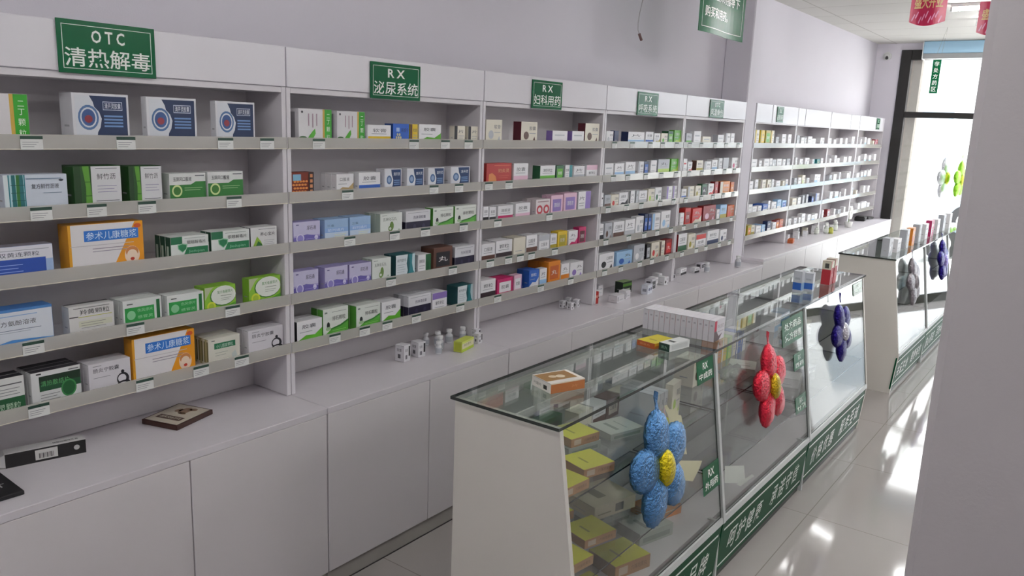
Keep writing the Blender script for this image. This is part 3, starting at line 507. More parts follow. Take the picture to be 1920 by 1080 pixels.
BOXES = [
(1, 1, 0.8278, 0.9947, 0.1266, 'erdingA', 1, 0.07, -0.01),
(1, 1, 1.1114, 1.2774, 0.1389, 'navy', 1, 0.075, -0.01),
(1, 1, 1.3331, 1.5013, 0.1378, 'navy', 1, 0.03, -0.01),
(1, 1, 1.5713, 1.7229, 0.1357, 'navy', 1, 0.03, -0.01),
(1, 2, 0.9173, 1.0843, 0.1055, 'bambooblue', 1, 0.05, -0.014),
(1, 2, 1.1038, 1.2427, 0.1264, 'bamboogreen', 1, 0.07, -0.014),
(1, 2, 1.2677, 1.3736, 0.1233, 'bamboogreen', 1, 0.06, -0.014),
(1, 2, 1.3989, 1.5278, 0.0972, 'yupingfeng', 1, 0.05, -0.014),
(1, 2, 1.5357, 1.6717, 0.0989, 'yupingfeng', 1, 0.05, -0.014),
(1, 3, 0.8236, 1.0274, 0.0941, 'bluetablet', 1, 0.05, -0.006),
(1, 3, 1.0718, 1.2986, 0.1406, 'orangesyrup', 1, 0.06, -0.006),
(1, 3, 1.3883, 1.5246, 0.0776, 'greenshield', 3, 0.03, -0.006),
(1, 3, 1.5346, 1.6857, 0.0826, 'greenshield', 2, 0.03, -0.006),
(1, 3, 1.6901, 1.8011, 0.0845, 'leafwhite', 2, 0.03, -0.006),
(1, 4, 0.808, 1.0146, 0.1132, 'bluewave', 1, 0.06, -0.01),
(1, 4, 1.0596, 1.1935, 0.0928, 'blackgran', 1, 0.045, -0.01),
(1, 4, 1.222, 1.349, 0.0868, 'greentab', 3, 0.026, -0.01),
(1, 4, 1.3692, 1.5004, 0.0816, 'greentab', 2, 0.026, -0.01),
(1, 4, 1.5045, 1.6251, 0.089, 'limebox', 2, 0.03, -0.01),
(1, 4, 1.6798, 1.8156, 0.0971, 'limebox', 1, 0.04, -0.01),
(1, 5, 0.7995, 0.9248, 0.1068, 'greenblackA', 2, 0.03, -0.014),
(1, 5, 0.9434, 1.0823, 0.1037, 'greenblackB', 3, 0.03, -0.014),
(1, 5, 1.1062, 1.2367, 0.0928, 'babybox', 2, 0.035, -0.014),
(1, 5, 1.2454, 1.4623, 0.1463, 'orangesyrup', 1, 0.05, -0.014),
(1, 5, 1.5129, 1.6384, 0.0935, 'creamgreen', 3, 0.03, -0.014),
(1, 5, 1.674, 1.826, 0.0936, 'babybox', 2, 0.035, -0.014),
(2, 1, 1.9104, 2.0659, 0.1243, 'erding', 1, 0.07, -0.01),
(2, 1, 2.0922, 2.235, 0.1212, 'erding', 1, 0.07, -0.01),
(2, 1, 2.2521, 2.3794, 0.0726, 'W.y.1', 1, 0.04, -0.01),
(2, 1, 2.3917, 2.4859, 0.08, 'bluestar', 1, 0.05, -0.01),
(2, 1, 2.4924, 2.538, 0.08, 'y.N.4', 1, 0.05, -0.01),
(2, 1, 2.5478, 2.6877, 0.0813, 'W.g.7', 1, 0.05, -0.01),
(2, 1, 2.7775, 2.852, 0.0793, 'C.k.4', 1, 0.03, -0.01),
(2, 1, 2.8748, 2.9445, 0.0789, 'C.k.4', 1, 0.03, -0.01),
(2, 2, 1.8757, 1.9792, 0.0886, 'orangeflame', 1, 0.05, -0.014),
(2, 2, 2.0912, 2.179, 0.077, 'W.a.7', 3, 0.03, -0.014),
(2, 2, 2.2072, 2.3242, 0.0803, 'W.b.1', 2, 0.03, -0.014),
(2, 2, 2.3484, 2.4481, 0.0921, 'navysmall', 1, 0.05, -0.014),
(2, 2, 2.4803, 2.5864, 0.0915, 'navysmall', 1, 0.05, -0.014),
(2, 2, 2.6138, 2.7195, 0.091, 'navysmall', 1, 0.05, -0.014),
(2, 2, 2.7631, 2.8993, 0.0928, 'navysmall', 1, 0.06, -0.014),
(2, 3, 1.875, 2.0005, 0.0896, 'lilac', 1, 0.05, -0.006),
(2, 3, 2.024, 2.1431, 0.0887, 'paleblue', 2, 0.035, -0.006),
(2, 3, 2.1515, 2.2637, 0.0901, 'paleblue', 2, 0.035, -0.006),
(2, 3, 2.3176, 2.4458, 0.0918, 'sprig', 3, 0.03, -0.006),
(2, 3, 2.4685, 2.6235, 0.0933, 'blackbottom', 2, 0.04, -0.006),
(2, 3, 2.641, 2.7788, 0.0966, 'bug', 1, 0.05, -0.006),
(2, 3, 2.79, 2.9445, 0.0974, 'bug', 1, 0.05, -0.006),
(2, 4, 1.8739, 1.9933, 0.0978, 'lilac', 1, 0.05, -0.01),
(2, 4, 2.025, 2.1428, 0.0958, 'lilac', 2, 0.03, -0.01),
(2, 4, 2.1513, 2.2709, 0.0935, 'lilac', 2, 0.03, -0.01),
(2, 4, 2.2769, 2.385, 0.1012, 'sprig', 2, 0.03, -0.01),
(2, 4, 2.4137, 2.5323, 0.102, 'tealbox', 2, 0.035, -0.01),
(2, 4, 2.5527, 2.6363, 0.0893, 'W.G.3', 2, 0.04, -0.01),
(2, 4, 2.654, 2.7826, 0.1101, 'N.k.6', 1, 0.08, -0.01),
(2, 4, 2.8015, 2.9445, 0.1002, 'blackbottom', 2, 0.04, -0.01),
(2, 5, 1.8904, 2.0125, 0.0888, 'W.g.7.k', 2, 0.04, -0.014),
(2, 5, 2.0179, 2.1483, 0.1159, 'bug', 2, 0.035, -0.014),
(2, 5, 2.1917, 2.3275, 0.103, 'bug', 2, 0.04, -0.014),
(2, 5, 2.3369, 2.4493, 0.0959, 'W.g.7', 2, 0.035, -0.014),
(2, 5, 2.4992, 2.6453, 0.0969, 'blackbottom', 3, 0.03, -0.014),
(2, 5, 2.6561, 2.7556, 0.0882, 'W.p.2', 2, 0.04, -0.014),
(2, 5, 2.8321, 2.9445, 0.0958, 'tealbox', 1, 0.07, -0.014),
(3, 1, 3.0044, 3.1286, 0.1136, 'C.s.5', 1, 0.04, -0.01),
(3, 1, 3.2864, 3.4259, 0.1107, 'C.N.5.M', 1, 0.05, -0.01),
(3, 1, 3.5681, 3.713, 0.0707, 'W.s.0.p', 1, 0.04, -0.01),
(3, 1, 3.7613, 3.8829, 0.0709, 'W.s.0.p', 1, 0.04, -0.01),
(3, 1, 3.8942, 4.0455, 0.117, 'C.N.5.M', 1, 0.05, -0.01),
(3, 2, 3.0232, 3.2239, 0.103, 'redgold', 1, 0.05, -0.014),
(3, 2, 3.2417, 3.3655, 0.0994, 'W.i.1', 1, 0.04, -0.014),
(3, 2, 3.4758, 3.6165, 0.0845, 'W.g.1.G', 1, 0.05, -0.014),
(3, 2, 3.6268, 3.7003, 0.0818, 'G.g.6', 1, 0.05, -0.014),
(3, 2, 3.7163, 3.7867, 0.083, 'W.t.3', 1, 0.04, -0.014),
(3, 2, 3.8032, 3.9157, 0.0756, 'W.s.1', 2, 0.03, -0.014),
(3, 2, 3.9388, 4.0568, 0.0791, 'W.i.2', 2, 0.03, -0.014),
(3, 3, 2.9977, 3.039, 0.0827, 'W.k.1', 1, 0.03, -0.006),
(3, 3, 3.0473, 3.098, 0.0771, 'W.k.1', 1, 0.04, -0.006),
(3, 3, 3.1151, 3.2382, 0.0784, 'W.m.1', 2, 0.03, -0.006),
(3, 3, 3.2608, 3.3865, 0.0834, 'W.i.1', 2, 0.03, -0.006),
(3, 3, 3.4395, 3.5691, 0.093, 'redrings', 3, 0.03, -0.006),
(3, 3, 3.5793, 3.6944, 0.1087, 'i.p.6', 2, 0.03, -0.006),
(3, 3, 3.7052, 3.8369, 0.1144, 'i.p.6', 2, 0.03, -0.006),
(3, 3, 3.8538, 3.9867, 0.1167, 'W.p.3.s', 2, 0.03, -0.006),
(3, 4, 2.9997, 3.1051, 0.0935, 'W.N.1', 2, 0.04, -0.01),
(3, 4, 3.1137, 3.2468, 0.0985, 'W.K.1', 2, 0.04, -0.01),
(3, 4, 3.2605, 3.3631, 0.1013, 'C.C.0', 2, 0.04, -0.01),
(3, 4, 3.3726, 3.4699, 0.1052, 'W.N.1', 2, 0.03, -0.01),
(3, 4, 3.4897, 3.5862, 0.0977, 'W.s.2', 2, 0.03, -0.01),
(3, 4, 3.5965, 3.6595, 0.0913, 'W.Y.1', 1, 0.03, -0.01),
(3, 4, 3.6701, 3.7621, 0.0998, 'y.Y.6', 1, 0.05, -0.01),
(3, 4, 3.7786, 3.8742, 0.0937, 'W.m.7', 1, 0.04, -0.01),
(3, 4, 3.8857, 3.9613, 0.1063, 'm.M.6', 1, 0.04, -0.01),
(3, 5, 3.0052, 3.1247, 0.0983, 'W.K.1', 2, 0.04, -0.014),
(3, 5, 3.1378, 3.2731, 0.0886, 'm.W.6', 2, 0.04, -0.014),
(3, 5, 3.2824, 3.3482, 0.0919, 'i.W.6', 1, 0.04, -0.014),
(3, 5, 3.4157, 3.505, 0.1007, 'b.W.7', 2, 0.04, -0.014),
(3, 5, 3.5151, 3.5817, 0.0972, 'W.l.1', 1, 0.04, -0.014),
(3, 5, 3.5973, 3.7144, 0.1259, 'o.O.6', 2, 0.07, -0.014),
(3, 5, 3.7253, 3.8083, 0.0989, 'W.o.1', 1, 0.04, -0.014),
(3, 5, 3.8196, 3.9581, 0.0941, 'W.p.5', 2, 0.04, -0.014),
(4, 1, 4.1304, 4.2114, 0.0766, 'W.s.5', 1, 0.03, -0.01),
(4, 1, 4.2241, 4.2753, 0.0811, 'n.n.0', 1, 0.03, -0.01),
(4, 1, 4.3937, 4.6017, 0.0775, 'W.l.1.n', 1, 0.05, -0.01),
(4, 1, 4.6233, 4.7259, 0.0809, 'W.b.1', 1, 0.04, -0.01),
(4, 1, 4.7408, 4.8242, 0.0725, 'W.Y.7', 1, 0.03, -0.01),
(4, 1, 4.8396, 4.9334, 0.0738, 'C.g.5', 1, 0.03, -0.01),
(4, 1, 4.9413, 5.0136, 0.0891, 'G.g.6', 1, 0.05, -0.01),
(4, 1, 5.0299, 5.1335, 0.0975, 'g.L.7', 1, 0.04, -0.01),
(4, 2, 4.1424, 4.2432, 0.0848, 'W.s.0', 1, 0.04, -0.014),
(4, 2, 4.2625, 4.3741, 0.0829, 'W.l.1', 2, 0.03, -0.014),
(4, 2, 4.3943, 4.5178, 0.0905, 'W.l.1', 2, 0.03, -0.014),
(4, 2, 4.5601, 4.6318, 0.0914, 'W.s.4', 1, 0.03, -0.014),
(4, 2, 4.6391, 4.6977, 0.0903, 'n.b.6', 1, 0.03, -0.014),
(4, 2, 4.7275, 4.8106, 0.0959, 'W.s.0', 1, 0.03, -0.014),
(4, 2, 4.8337, 4.9996, 0.1015, 's.L.1', 1, 0.05, -0.014),
(4, 2, 5.024, 5.1335, 0.1027, 'g.L.7', 1, 0.04, -0.014),
(4, 3, 4.108, 4.1322, 0.0992, 'W.k.0', 1, 0.03, -0.006),
(4, 3, 4.1509, 4.2205, 0.0845, 's.N.1', 2, 0.03, -0.006),
(4, 3, 4.2269, 4.3179, 0.0809, 'C.r.5', 2, 0.03, -0.006),
(4, 3, 4.3245, 4.4322, 0.0894, 'W.k.7', 2, 0.03, -0.006),
(4, 3, 4.4459, 4.5224, 0.0972, 'W.k.4', 2, 0.03, -0.006),
(4, 3, 4.5295, 4.5721, 0.0936, 's.k.4', 1, 0.03, -0.006),
(4, 3, 4.5793, 4.6886, 0.0914, 'W.s.1', 2, 0.04, -0.006),
(4, 3, 4.7034, 4.794, 0.0965, 'C.L.5', 1, 0.04, -0.006),
(4, 3, 4.8017, 4.8949, 0.1029, 'W.G.5', 1, 0.04, -0.006),
(4, 3, 4.9747, 5.0564, 0.1032, 'W.p.4', 1, 0.04, -0.006),
(4, 3, 5.0729, 5.1335, 0.103, 'W.p.4', 1, 0.04, -0.006),
(4, 4, 4.1123, 4.1622, 0.1074, 'W.k.1', 1, 0.03, -0.01),
(4, 4, 4.1812, 4.2647, 0.1086, 's.N.5', 2, 0.03, -0.01),
(4, 4, 4.2843, 4.4181, 0.1073, 'W.N.1', 2, 0.03, -0.01),
(4, 4, 4.4318, 4.5578, 0.1098, 'W.s.1', 2, 0.04, -0.01),
(4, 4, 4.5721, 4.6741, 0.1202, 'W.s.5', 1, 0.04, -0.01),
(4, 4, 4.6889, 4.7338, 0.1296, 'n.b.6', 1, 0.05, -0.01),
(4, 4, 4.7413, 4.7869, 0.1261, 'n.b.6', 1, 0.05, -0.01),
(4, 4, 4.8022, 4.9116, 0.1256, 'W.l.4', 1, 0.04, -0.01),
(4, 4, 4.9275, 5.0658, 0.1318, 'W.l.5', 2, 0.04, -0.01),
(4, 5, 4.1408, 4.3217, 0.109, 'W.k.5', 1, 0.04, -0.014),
(4, 5, 4.3551, 4.5562, 0.0994, 'l.b.5', 1, 0.04, -0.014),
(4, 5, 4.5778, 4.725, 0.1214, 's.W.5', 1, 0.05, -0.014),
(4, 5, 4.7553, 4.8089, 0.1111, 'k.s.6', 1, 0.04, -0.014),
(4, 5, 4.8243, 4.9346, 0.1152, 'C.r.5', 1, 0.04, -0.014),
(4, 5, 4.9506, 5.0238, 0.1142, 'C.N.4', 1, 0.04, -0.014),
(4, 5, 5.0402, 5.1335, 0.1169, 'R.r.6', 1, 0.05, -0.014),
(5, 1, 5.2228, 5.3101, 0.079, 's.g.1', 1, 0.03, -0.01),
(5, 1, 5.3456, 5.4636, 0.0954, 'W.s.0', 1, 0.03, -0.01),
(5, 1, 5.5007, 5.6432, 0.06, 'C.s.0', 1, 0.03, -0.01),
(5, 1, 5.7714, 5.8833, 0.0746, 'W.s.0.s', 1, 0.04, -0.01),
(5, 1, 5.9248, 6.0092, 0.0884, 'W.s.4', 1, 0.03, -0.01),
(5, 1, 6.0198, 6.0954, 0.0897, 'W.s.0', 1, 0.04, -0.01),
(5, 2, 5.2168, 5.2777, 0.1005, 'W.r.0', 1, 0.03, -0.014),
(5, 2, 5.2952, 5.3664, 0.0773, 'W.r.7', 1, 0.03, -0.014),
(5, 2, 5.4391, 5.5508, 0.0866, 'C.Y.1.N', 1, 0.04, -0.014),
(5, 2, 5.5792, 5.6953, 0.077, 'W.s.4', 1, 0.04, -0.014),
(5, 2, 5.715, 5.8151, 0.0869, 'W.l.1', 1, 0.04, -0.014),
(5, 2, 5.8354, 5.9075, 0.0974, 'W.s.4', 1, 0.04, -0.014),
(5, 2, 5.9283, 6.0341, 0.1004, 's.s.0', 1, 0.03, -0.014),
(5, 2, 6.099, 6.2305, 0.0987, 'W.m.5', 1, 0.03, -0.014),
(5, 3, 5.2083, 5.2868, 0.0755, 'W.b.1', 1, 0.03, -0.006),
(5, 3, 5.3134, 5.4125, 0.09, 'C.s.4', 1, 0.04, -0.006),
(5, 3, 5.44, 5.5331, 0.089, 'C.Y.5', 1, 0.03, -0.006),
(5, 3, 5.552, 5.6384, 0.0963, 'G.k.6', 1, 0.04, -0.006),
(5, 3, 5.6676, 5.7667, 0.0961, 'W.r.7', 1, 0.04, -0.006),
(5, 3, 5.7868, 5.8478, 0.1078, 'R.r.6', 1, 0.04, -0.006),
(5, 3, 5.889, 6.0801, 0.1043, 'o.C.4.R', 1, 0.05, -0.006),
(5, 3, 6.1019, 6.1681, 0.0929, 'O.o.6', 1, 0.04, -0.006),
(5, 4, 5.227, 5.2883, 0.1014, 'W.i.0', 1, 0.02, -0.01),
(5, 4, 5.306, 5.3959, 0.1306, 'r.R.6', 1, 0.05, -0.01),
(5, 4, 5.4325, 5.592, 0.119, 'r.C.7', 1, 0.05, -0.01),
(5, 4, 5.6209, 5.8499, 0.1274, 'R.i.5', 1, 0.05, -0.01),
(5, 4, 5.8808, 5.9328, 0.0874, 'W.s.0', 1, 0.03, -0.01),
(5, 4, 5.9433, 6.0714, 0.1168, 'l.Y.1', 1, 0.04, -0.01),
(5, 4, 6.0931, 6.2262, 0.104, 'O.r.5', 1, 0.05, -0.01),
(5, 5, 5.2352, 5.3774, 0.1372, 'W.G.1.R', 1, 0.04, -0.014),
(5, 5, 5.4047, 5.5252, 0.1225, 'C.Y.5', 1, 0.04, -0.014),
(5, 5, 5.5441, 5.7186, 0.1063, 'W.r.2', 1, 0.04, -0.014),
(5, 5, 5.7484, 5.9641, 0.1171, 'W.n.1', 1, 0.05, -0.014),
(5, 5, 5.9959, 6.1257, 0.1049, 'W.n.5', 1, 0.04, -0.014),
(6, 1, 6.5406, 6.6282, 0.125, 'C.y.4', 1, 0.045, -0.01),
(6, 1, 6.6658, 6.7583, 0.125, 'y.Y.4', 1, 0.045, -0.01),
(6, 1, 6.7893, 6.9021, 0.125, 'Y.g.6', 2, 0.045, -0.01),
(6, 1, 6.9188, 6.9925, 0.125, 'C.y.4', 1, 0.045, -0.01),
(6, 1, 7.05, 7.1237, 0.0719, 's.W.5', 1, 0.045, -0.01),
(6, 1, 7.2043, 7.3077, 0.0992, 'W.s.0', 1, 0.045, -0.01),
(6, 1, 7.3703, 7.4572, 0.0991, 'W.s.0', 1, 0.045, -0.01),
(6, 2, 6.5177, 6.6399, 0.0836, 'W.s.0', 2, 0.045, -0.01),
(6, 2, 6.6937, 6.7556, 0.0685, 'W.s.0', 2, 0.045, -0.01),
(6, 2, 6.8107, 6.9363, 0.0818, 'W.s.0', 1, 0.045, -0.01),
(6, 2, 6.9476, 7.0146, 0.0847, 'W.s.1', 1, 0.045, -0.01),
(6, 2, 7.0232, 7.1084, 0.0723, 's.W.5', 1, 0.045, -0.01),
(6, 2, 7.1359, 7.2557, 0.0785, 'W.s.0', 1, 0.045, -0.01),
(6, 2, 7.2856, 7.3621, 0.0723, 'W.s.4', 1, 0.045, -0.01),
(6, 2, 7.4059, 7.4945, 0.0771, 's.W.5', 1, 0.045, -0.01),
(6, 3, 6.5144, 6.5981, 0.087, 'W.s.0', 1, 0.045, -0.01),
(6, 3, 6.6464, 6.7179, 0.0965, 'W.s.1', 1, 0.045, -0.01),
(6, 3, 6.782, 6.9027, 0.0886, 'C.N.4', 2, 0.045, -0.01),
(6, 3, 6.9498, 7.0365, 0.0845, 'C.N.5', 1, 0.045, -0.01),
(6, 3, 7.0549, 7.1099, 0.0855, 'W.s.4', 1, 0.045, -0.01),
(6, 3, 7.1742, 7.2822, 0.0682, 'W.s.0', 1, 0.045, -0.01),
(6, 3, 7.3484, 7.4024, 0.0614, 'C.s.0', 1, 0.045, -0.01),
(6, 3, 7.4286, 7.4928, 0.0732, 'W.l.1', 1, 0.045, -0.01),
(6, 4, 6.5447, 6.6308, 0.0872, 'W.s.0', 2, 0.045, -0.01),
(6, 4, 6.6418, 6.7402, 0.0626, 'W.s.0', 2, 0.045, -0.01),
(6, 4, 6.7787, 6.859, 0.0618, 'W.s.0', 1, 0.045, -0.01),
(6, 4, 6.8901, 7.0117, 0.0688, 'b.W.1', 2, 0.045, -0.01),
(6, 4, 7.0202, 7.0696, 0.0926, 'W.s.0', 1, 0.045, -0.01),
(6, 4, 7.1099, 7.2369, 0.0759, 'W.s.5', 2, 0.045, -0.01),
(6, 4, 7.2585, 7.3629, 0.0897, 'l.W.1', 1, 0.045, -0.01),
(6, 4, 7.397, 7.5093, 0.0744, 'l.b.6', 1, 0.045, -0.01),
(6, 5, 6.5765, 6.6576, 0.0943, 'Y.o.6', 1, 0.045, -0.01),
(6, 5, 6.665, 6.7361, 0.093, 'C.Y.1', 2, 0.045, -0.01),
(6, 5, 6.7801, 6.8957, 0.074, 'W.s.0', 1, 0.045, -0.01),
(6, 5, 6.9175, 7.001, 0.0747, 'l.W.5', 2, 0.045, -0.01),
(6, 5, 7.0521, 7.1424, 0.0969, 'n.W.1', 1, 0.045, -0.01),
(6, 5, 7.1911, 7.2832, 0.0759, 'W.s.0', 1, 0.045, -0.01),
(6, 5, 7.2887, 7.3638, 0.088, 'R.o.6', 1, 0.045, -0.01),
(6, 5, 7.3742, 7.4734, 0.0912, 'O.r.5', 1, 0.045, -0.01),
(7, 1, 7.6251, 7.699, 0.0926, 's.W.5', 1, 0.045, -0.01),
(7, 1, 7.7466, 7.8442, 0.074, 'W.s.0', 2, 0.045, -0.01),
(7, 1, 7.8587, 7.9074, 0.0739, 'W.s.4', 2, 0.045, -0.01),
(7, 1, 7.9537, 8.0803, 0.0859, 'W.s.0', 2, 0.045, -0.01),
(7, 1, 8.0878, 8.2016, 0.0659, 'W.s.0', 1, 0.045, -0.01),
(7, 1, 8.3616, 8.4895, 0.0775, 'W.s.5', 1, 0.045, -0.01),
(7, 2, 7.6446, 7.6985, 0.0853, 'W.s.5', 1, 0.045, -0.01),
(7, 2, 7.7743, 7.8698, 0.0689, 'W.s.5', 1, 0.045, -0.01),
(7, 2, 7.9363, 8.0635, 0.0779, 'W.s.5', 1, 0.045, -0.01),
(7, 2, 8.1705, 8.2461, 0.0636, 'W.t.3', 1, 0.045, -0.01),
(7, 2, 8.3237, 8.4152, 0.0607, 't.G.6', 1, 0.045, -0.01),
(7, 2, 8.4541, 8.5321, 0.0702, 'W.s.0', 1, 0.045, -0.01),
(7, 3, 7.6757, 7.7461, 0.0769, 's.G.5', 1, 0.045, -0.01),
(7, 3, 7.7913, 7.8795, 0.0773, 'W.s.0', 1, 0.045, -0.01),
(7, 3, 7.9051, 7.9982, 0.0975, 'C.L.5', 1, 0.045, -0.01),
(7, 3, 8.0548, 8.1397, 0.0681, 'W.s.4', 1, 0.045, -0.01),
(7, 3, 8.3084, 8.4033, 0.0942, 'W.l.1', 1, 0.045, -0.01),
(7, 3, 8.4107, 8.4977, 0.0919, 'W.s.0', 1, 0.045, -0.01),
(7, 4, 7.6825, 7.7992, 0.0801, 'C.s.0', 2, 0.045, -0.01),
(7, 4, 7.8455, 7.9347, 0.0806, 'W.s.0', 2, 0.045, -0.01),
(7, 4, 7.9922, 8.0493, 0.0929, 's.W.5', 1, 0.045, -0.01),
(7, 4, 8.1088, 8.1664, 0.0981, 's.W.5', 1, 0.045, -0.01),
(7, 4, 8.2847, 8.3574, 0.0708, 'n.b.6', 1, 0.045, -0.01),
(7, 4, 8.4155, 8.5336, 0.0949, 's.b.4', 2, 0.045, -0.01),
(7, 5, 7.6265, 7.7106, 0.0799, 'W.s.5', 1, 0.045, -0.01),
(7, 5, 7.7933, 7.8763, 0.0739, 'W.s.0', 1, 0.045, -0.01),
(7, 5, 7.9416, 7.9929, 0.0707, 'W.s.0', 2, 0.045, -0.01),
(7, 5, 8.0265, 8.1359, 0.099, 'W.s.0', 1, 0.045, -0.01),
(7, 5, 8.22, 8.3219, 0.0785, 'W.s.0', 1, 0.045, -0.01),
(7, 5, 8.3529, 8.4545, 0.0653, 'W.l.1', 1, 0.045, -0.01),
(7, 5, 8.4642, 8.55, 0.0721, 'W.s.0', 1, 0.045, -0.01),
(8, 1, 8.6562, 8.7447, 0.0743, 'W.s.0', 1, 0.045, -0.01),
(8, 1, 8.8348, 8.9191, 0.0653, 'W.s.0', 2, 0.045, -0.01),
(8, 1, 9.0704, 9.1631, 0.0806, 'W.s.0', 1, 0.045, -0.01),
(8, 1, 9.2837, 9.3624, 0.0832, 'W.s.0', 1, 0.045, -0.01),
(8, 1, 9.5417, 9.6565, 0.0998, 'W.s.5', 1, 0.045, -0.01),
(8, 2, 8.7597, 8.8193, 0.064, 'W.s.1', 1, 0.045, -0.01),
(8, 2, 8.9373, 9.0245, 0.0937, 'W.s.0', 2, 0.045, -0.01),
(8, 2, 9.0532, 9.1416, 0.0634, 'W.s.1', 1, 0.045, -0.01),
(8, 2, 9.2993, 9.4248, 0.074, 'W.s.0', 1, 0.045, -0.01),
(8, 2, 9.5007, 9.6136, 0.0794, 'W.s.0', 2, 0.045, -0.01),
(8, 3, 8.8313, 8.919, 0.0721, 's.G.5', 1, 0.045, -0.01),
(8, 3, 8.9811, 9.0976, 0.079, 'W.s.0', 1, 0.045, -0.01),
(8, 3, 9.1977, 9.2528, 0.096, 'W.s.4', 2, 0.045, -0.01),
(8, 3, 9.5147, 9.593, 0.0778, 'W.s.1', 2, 0.045, -0.01),
(8, 3, 9.6123, 9.6643, 0.0913, 'W.s.0', 2, 0.045, -0.01),
(8, 4, 8.9181, 9.0247, 0.0896, 'W.s.4', 1, 0.045, -0.01),
(8, 4, 9.1206, 9.2418, 0.0818, 'W.l.1', 1, 0.045, -0.01),
(8, 4, 9.3018, 9.3528, 0.0705, 'W.s.4', 1, 0.045, -0.01),
(8, 4, 9.5019, 9.5503, 0.0956, 'W.s.0', 1, 0.045, -0.01),
(8, 5, 8.7044, 8.7684, 0.0939, 'W.s.4', 2, 0.045, -0.01),
(8, 5, 8.9032, 9.0004, 0.0874, 'R.s.6', 1, 0.045, -0.01),
(8, 5, 9.1587, 9.2153, 0.0786, 'W.s.0', 1, 0.045, -0.01),
(8, 5, 9.3176, 9.438, 0.0602, 's.W.5', 1, 0.045, -0.01),
(8, 5, 9.5573, 9.6206, 0.0772, 'W.s.0', 1, 0.045, -0.01),
(9, 1, 9.9227, 9.9774, 0.0748, 'W.s.0', 1, 0.045, -0.01),
(9, 1, 10.1181, 10.1798, 0.0986, 'W.l.1', 2, 0.045, -0.01),
(9, 1, 10.2688, 10.3715, 0.0902, 'W.s.0', 1, 0.045, -0.01),
(9, 1, 10.528, 10.5889, 0.0635, 'C.N.5', 1, 0.045, -0.01),
(9, 1, 10.6364, 10.7603, 0.0779, 'R.i.4', 1, 0.045, -0.01),
(9, 2, 9.92, 10.0017, 0.0789, 'W.s.0', 1, 0.045, -0.01),
(9, 2, 10.1909, 10.2841, 0.0998, 'W.l.1', 1, 0.045, -0.01),
(9, 2, 10.4163, 10.5089, 0.0852, 'W.l.1', 2, 0.045, -0.01),
(9, 2, 10.6675, 10.7626, 0.0945, 'W.s.0', 1, 0.045, -0.01),
(9, 3, 9.9341, 10.055, 0.0648, 'W.s.0', 1, 0.045, -0.01),
(9, 3, 10.1393, 10.2268, 0.0747, 'W.l.1', 1, 0.045, -0.01),
(9, 3, 10.2868, 10.3801, 0.0862, 'W.l.1', 1, 0.045, -0.01),
(9, 3, 10.4587, 10.535, 0.0859, 'W.s.0', 1, 0.045, -0.01),
(9, 3, 10.5526, 10.6097, 0.0977, 'W.s.0', 1, 0.045, -0.01),
(9, 4, 9.7699, 9.8617, 0.0984, 's.W.5', 2, 0.045, -0.01),
(9, 4, 10.0096, 10.0675, 0.0605, 'C.s.0', 1, 0.045, -0.01),
(9, 4, 10.3484, 10.4188, 0.0984, 'W.s.0', 1, 0.045, -0.01),
(9, 4, 10.5463, 10.6287, 0.0919, 'W.s.1', 1, 0.045, -0.01),
(9, 5, 9.8283, 9.9371, 0.0678, 'W.l.1', 1, 0.045, -0.01),
(9, 5, 10.1827, 10.2718, 0.0812, 'W.s.0', 2, 0.045, -0.01),
(9, 5, 10.3426, 10.4704, 0.0859, 'W.s.0', 1, 0.045, -0.01),
(9, 5, 10.4788, 10.5699, 0.0897, 'W.s.1', 1, 0.045, -0.01),
(9, 5, 10.6137, 10.7366, 0.0662, 'W.s.4', 2, 0.045, -0.01),
]

cnt = {}
for (bay, row, y0, y1, h, code, n, d, x) in BOXES:
    key = (bay, row); cnt[key] = cnt.get(key, 0)+1; i = cnt[key]; g = design(code)['n']; W = y1-y0
    n = min(n, int((.2+x)/(d+.003)))
    for q in range(n):
        xx = x-q*(d+.002)
        zz = ZL[row]+.0185
        lab = '%s, %s%s, %s, %s' % (g, ORD[i]+' from left', '' if q == 0 else (', rear' if q == 1 else ', rearmost'), ROWN[row], BAYN[bay])
        carton(code, W, d, h, (xx, (y0+y1)/2+(0 if q == 0 else -.0025*q if W > .06 and False else 0), zz), 0, lab, 'medicine boxes on the %s of the %s' % (ROWN[row], BAYN[bay]), 1.0 if q == 0 else .3)

# dark boxes lying on top of the rows in places
def lying(code, W, d, H, x, y, z, rz, label): return carton(code, W, d, H, (x, y, z), rz, label, 'boxes lying on top of shelf rows')

# ------------------------------------------------------------------ worktop items
z = ZW+.001
def bottle(x, y, z, s, label, capc='e9e9ea', body='d8d9dc', lab='b0b4bc', grp='small bottles standing on the worktop'):
    th = thing('medicine_bottle', label, 'bottle', (x, y, z), rnd.uniform(0, 6), grp)
    b = MB(); b.lathe([(0, 0), (.014*s, 0), (.0155*s, .002*s), (.0155*s, .034*s), (.012*s, .040*s), (.009*s, .042*s), (.009*s, .046*s), (0, .046*s)], mat('bottle_'+body, body, .25, noise=.02), 18)
    b.build('bottle_body', th)
    b = MB(); b.lathe([(.0157*s, .008*s), (.0159*s, .009*s), (.0159*s, .029*s), (.0157*s, .030*s)], ink(lab), 18); b.build('bottle_label', th)
    b = MB(); b.lathe([(.0, .0462*s), (.0115*s, .0462*s), (.0118*s, .047*s), (.0118*s, .058*s), (.011*s, .060*s), (0, .060*s)], mat('cap_'+capc, capc, .35), 18)
    for k in range(14): t = 2*PI*k/14; b.cyl((.0118*s*math.cos(t), .0118*s*math.sin(t), .048*s), (.0118*s*math.cos(t), .0118*s*math.sin(t), .058*s), .0006*s, mat('cap_'+capc, capc, .35), 5)
    b.build('bottle_cap', th); return th
G2 = 'small cartons standing on the worktop'
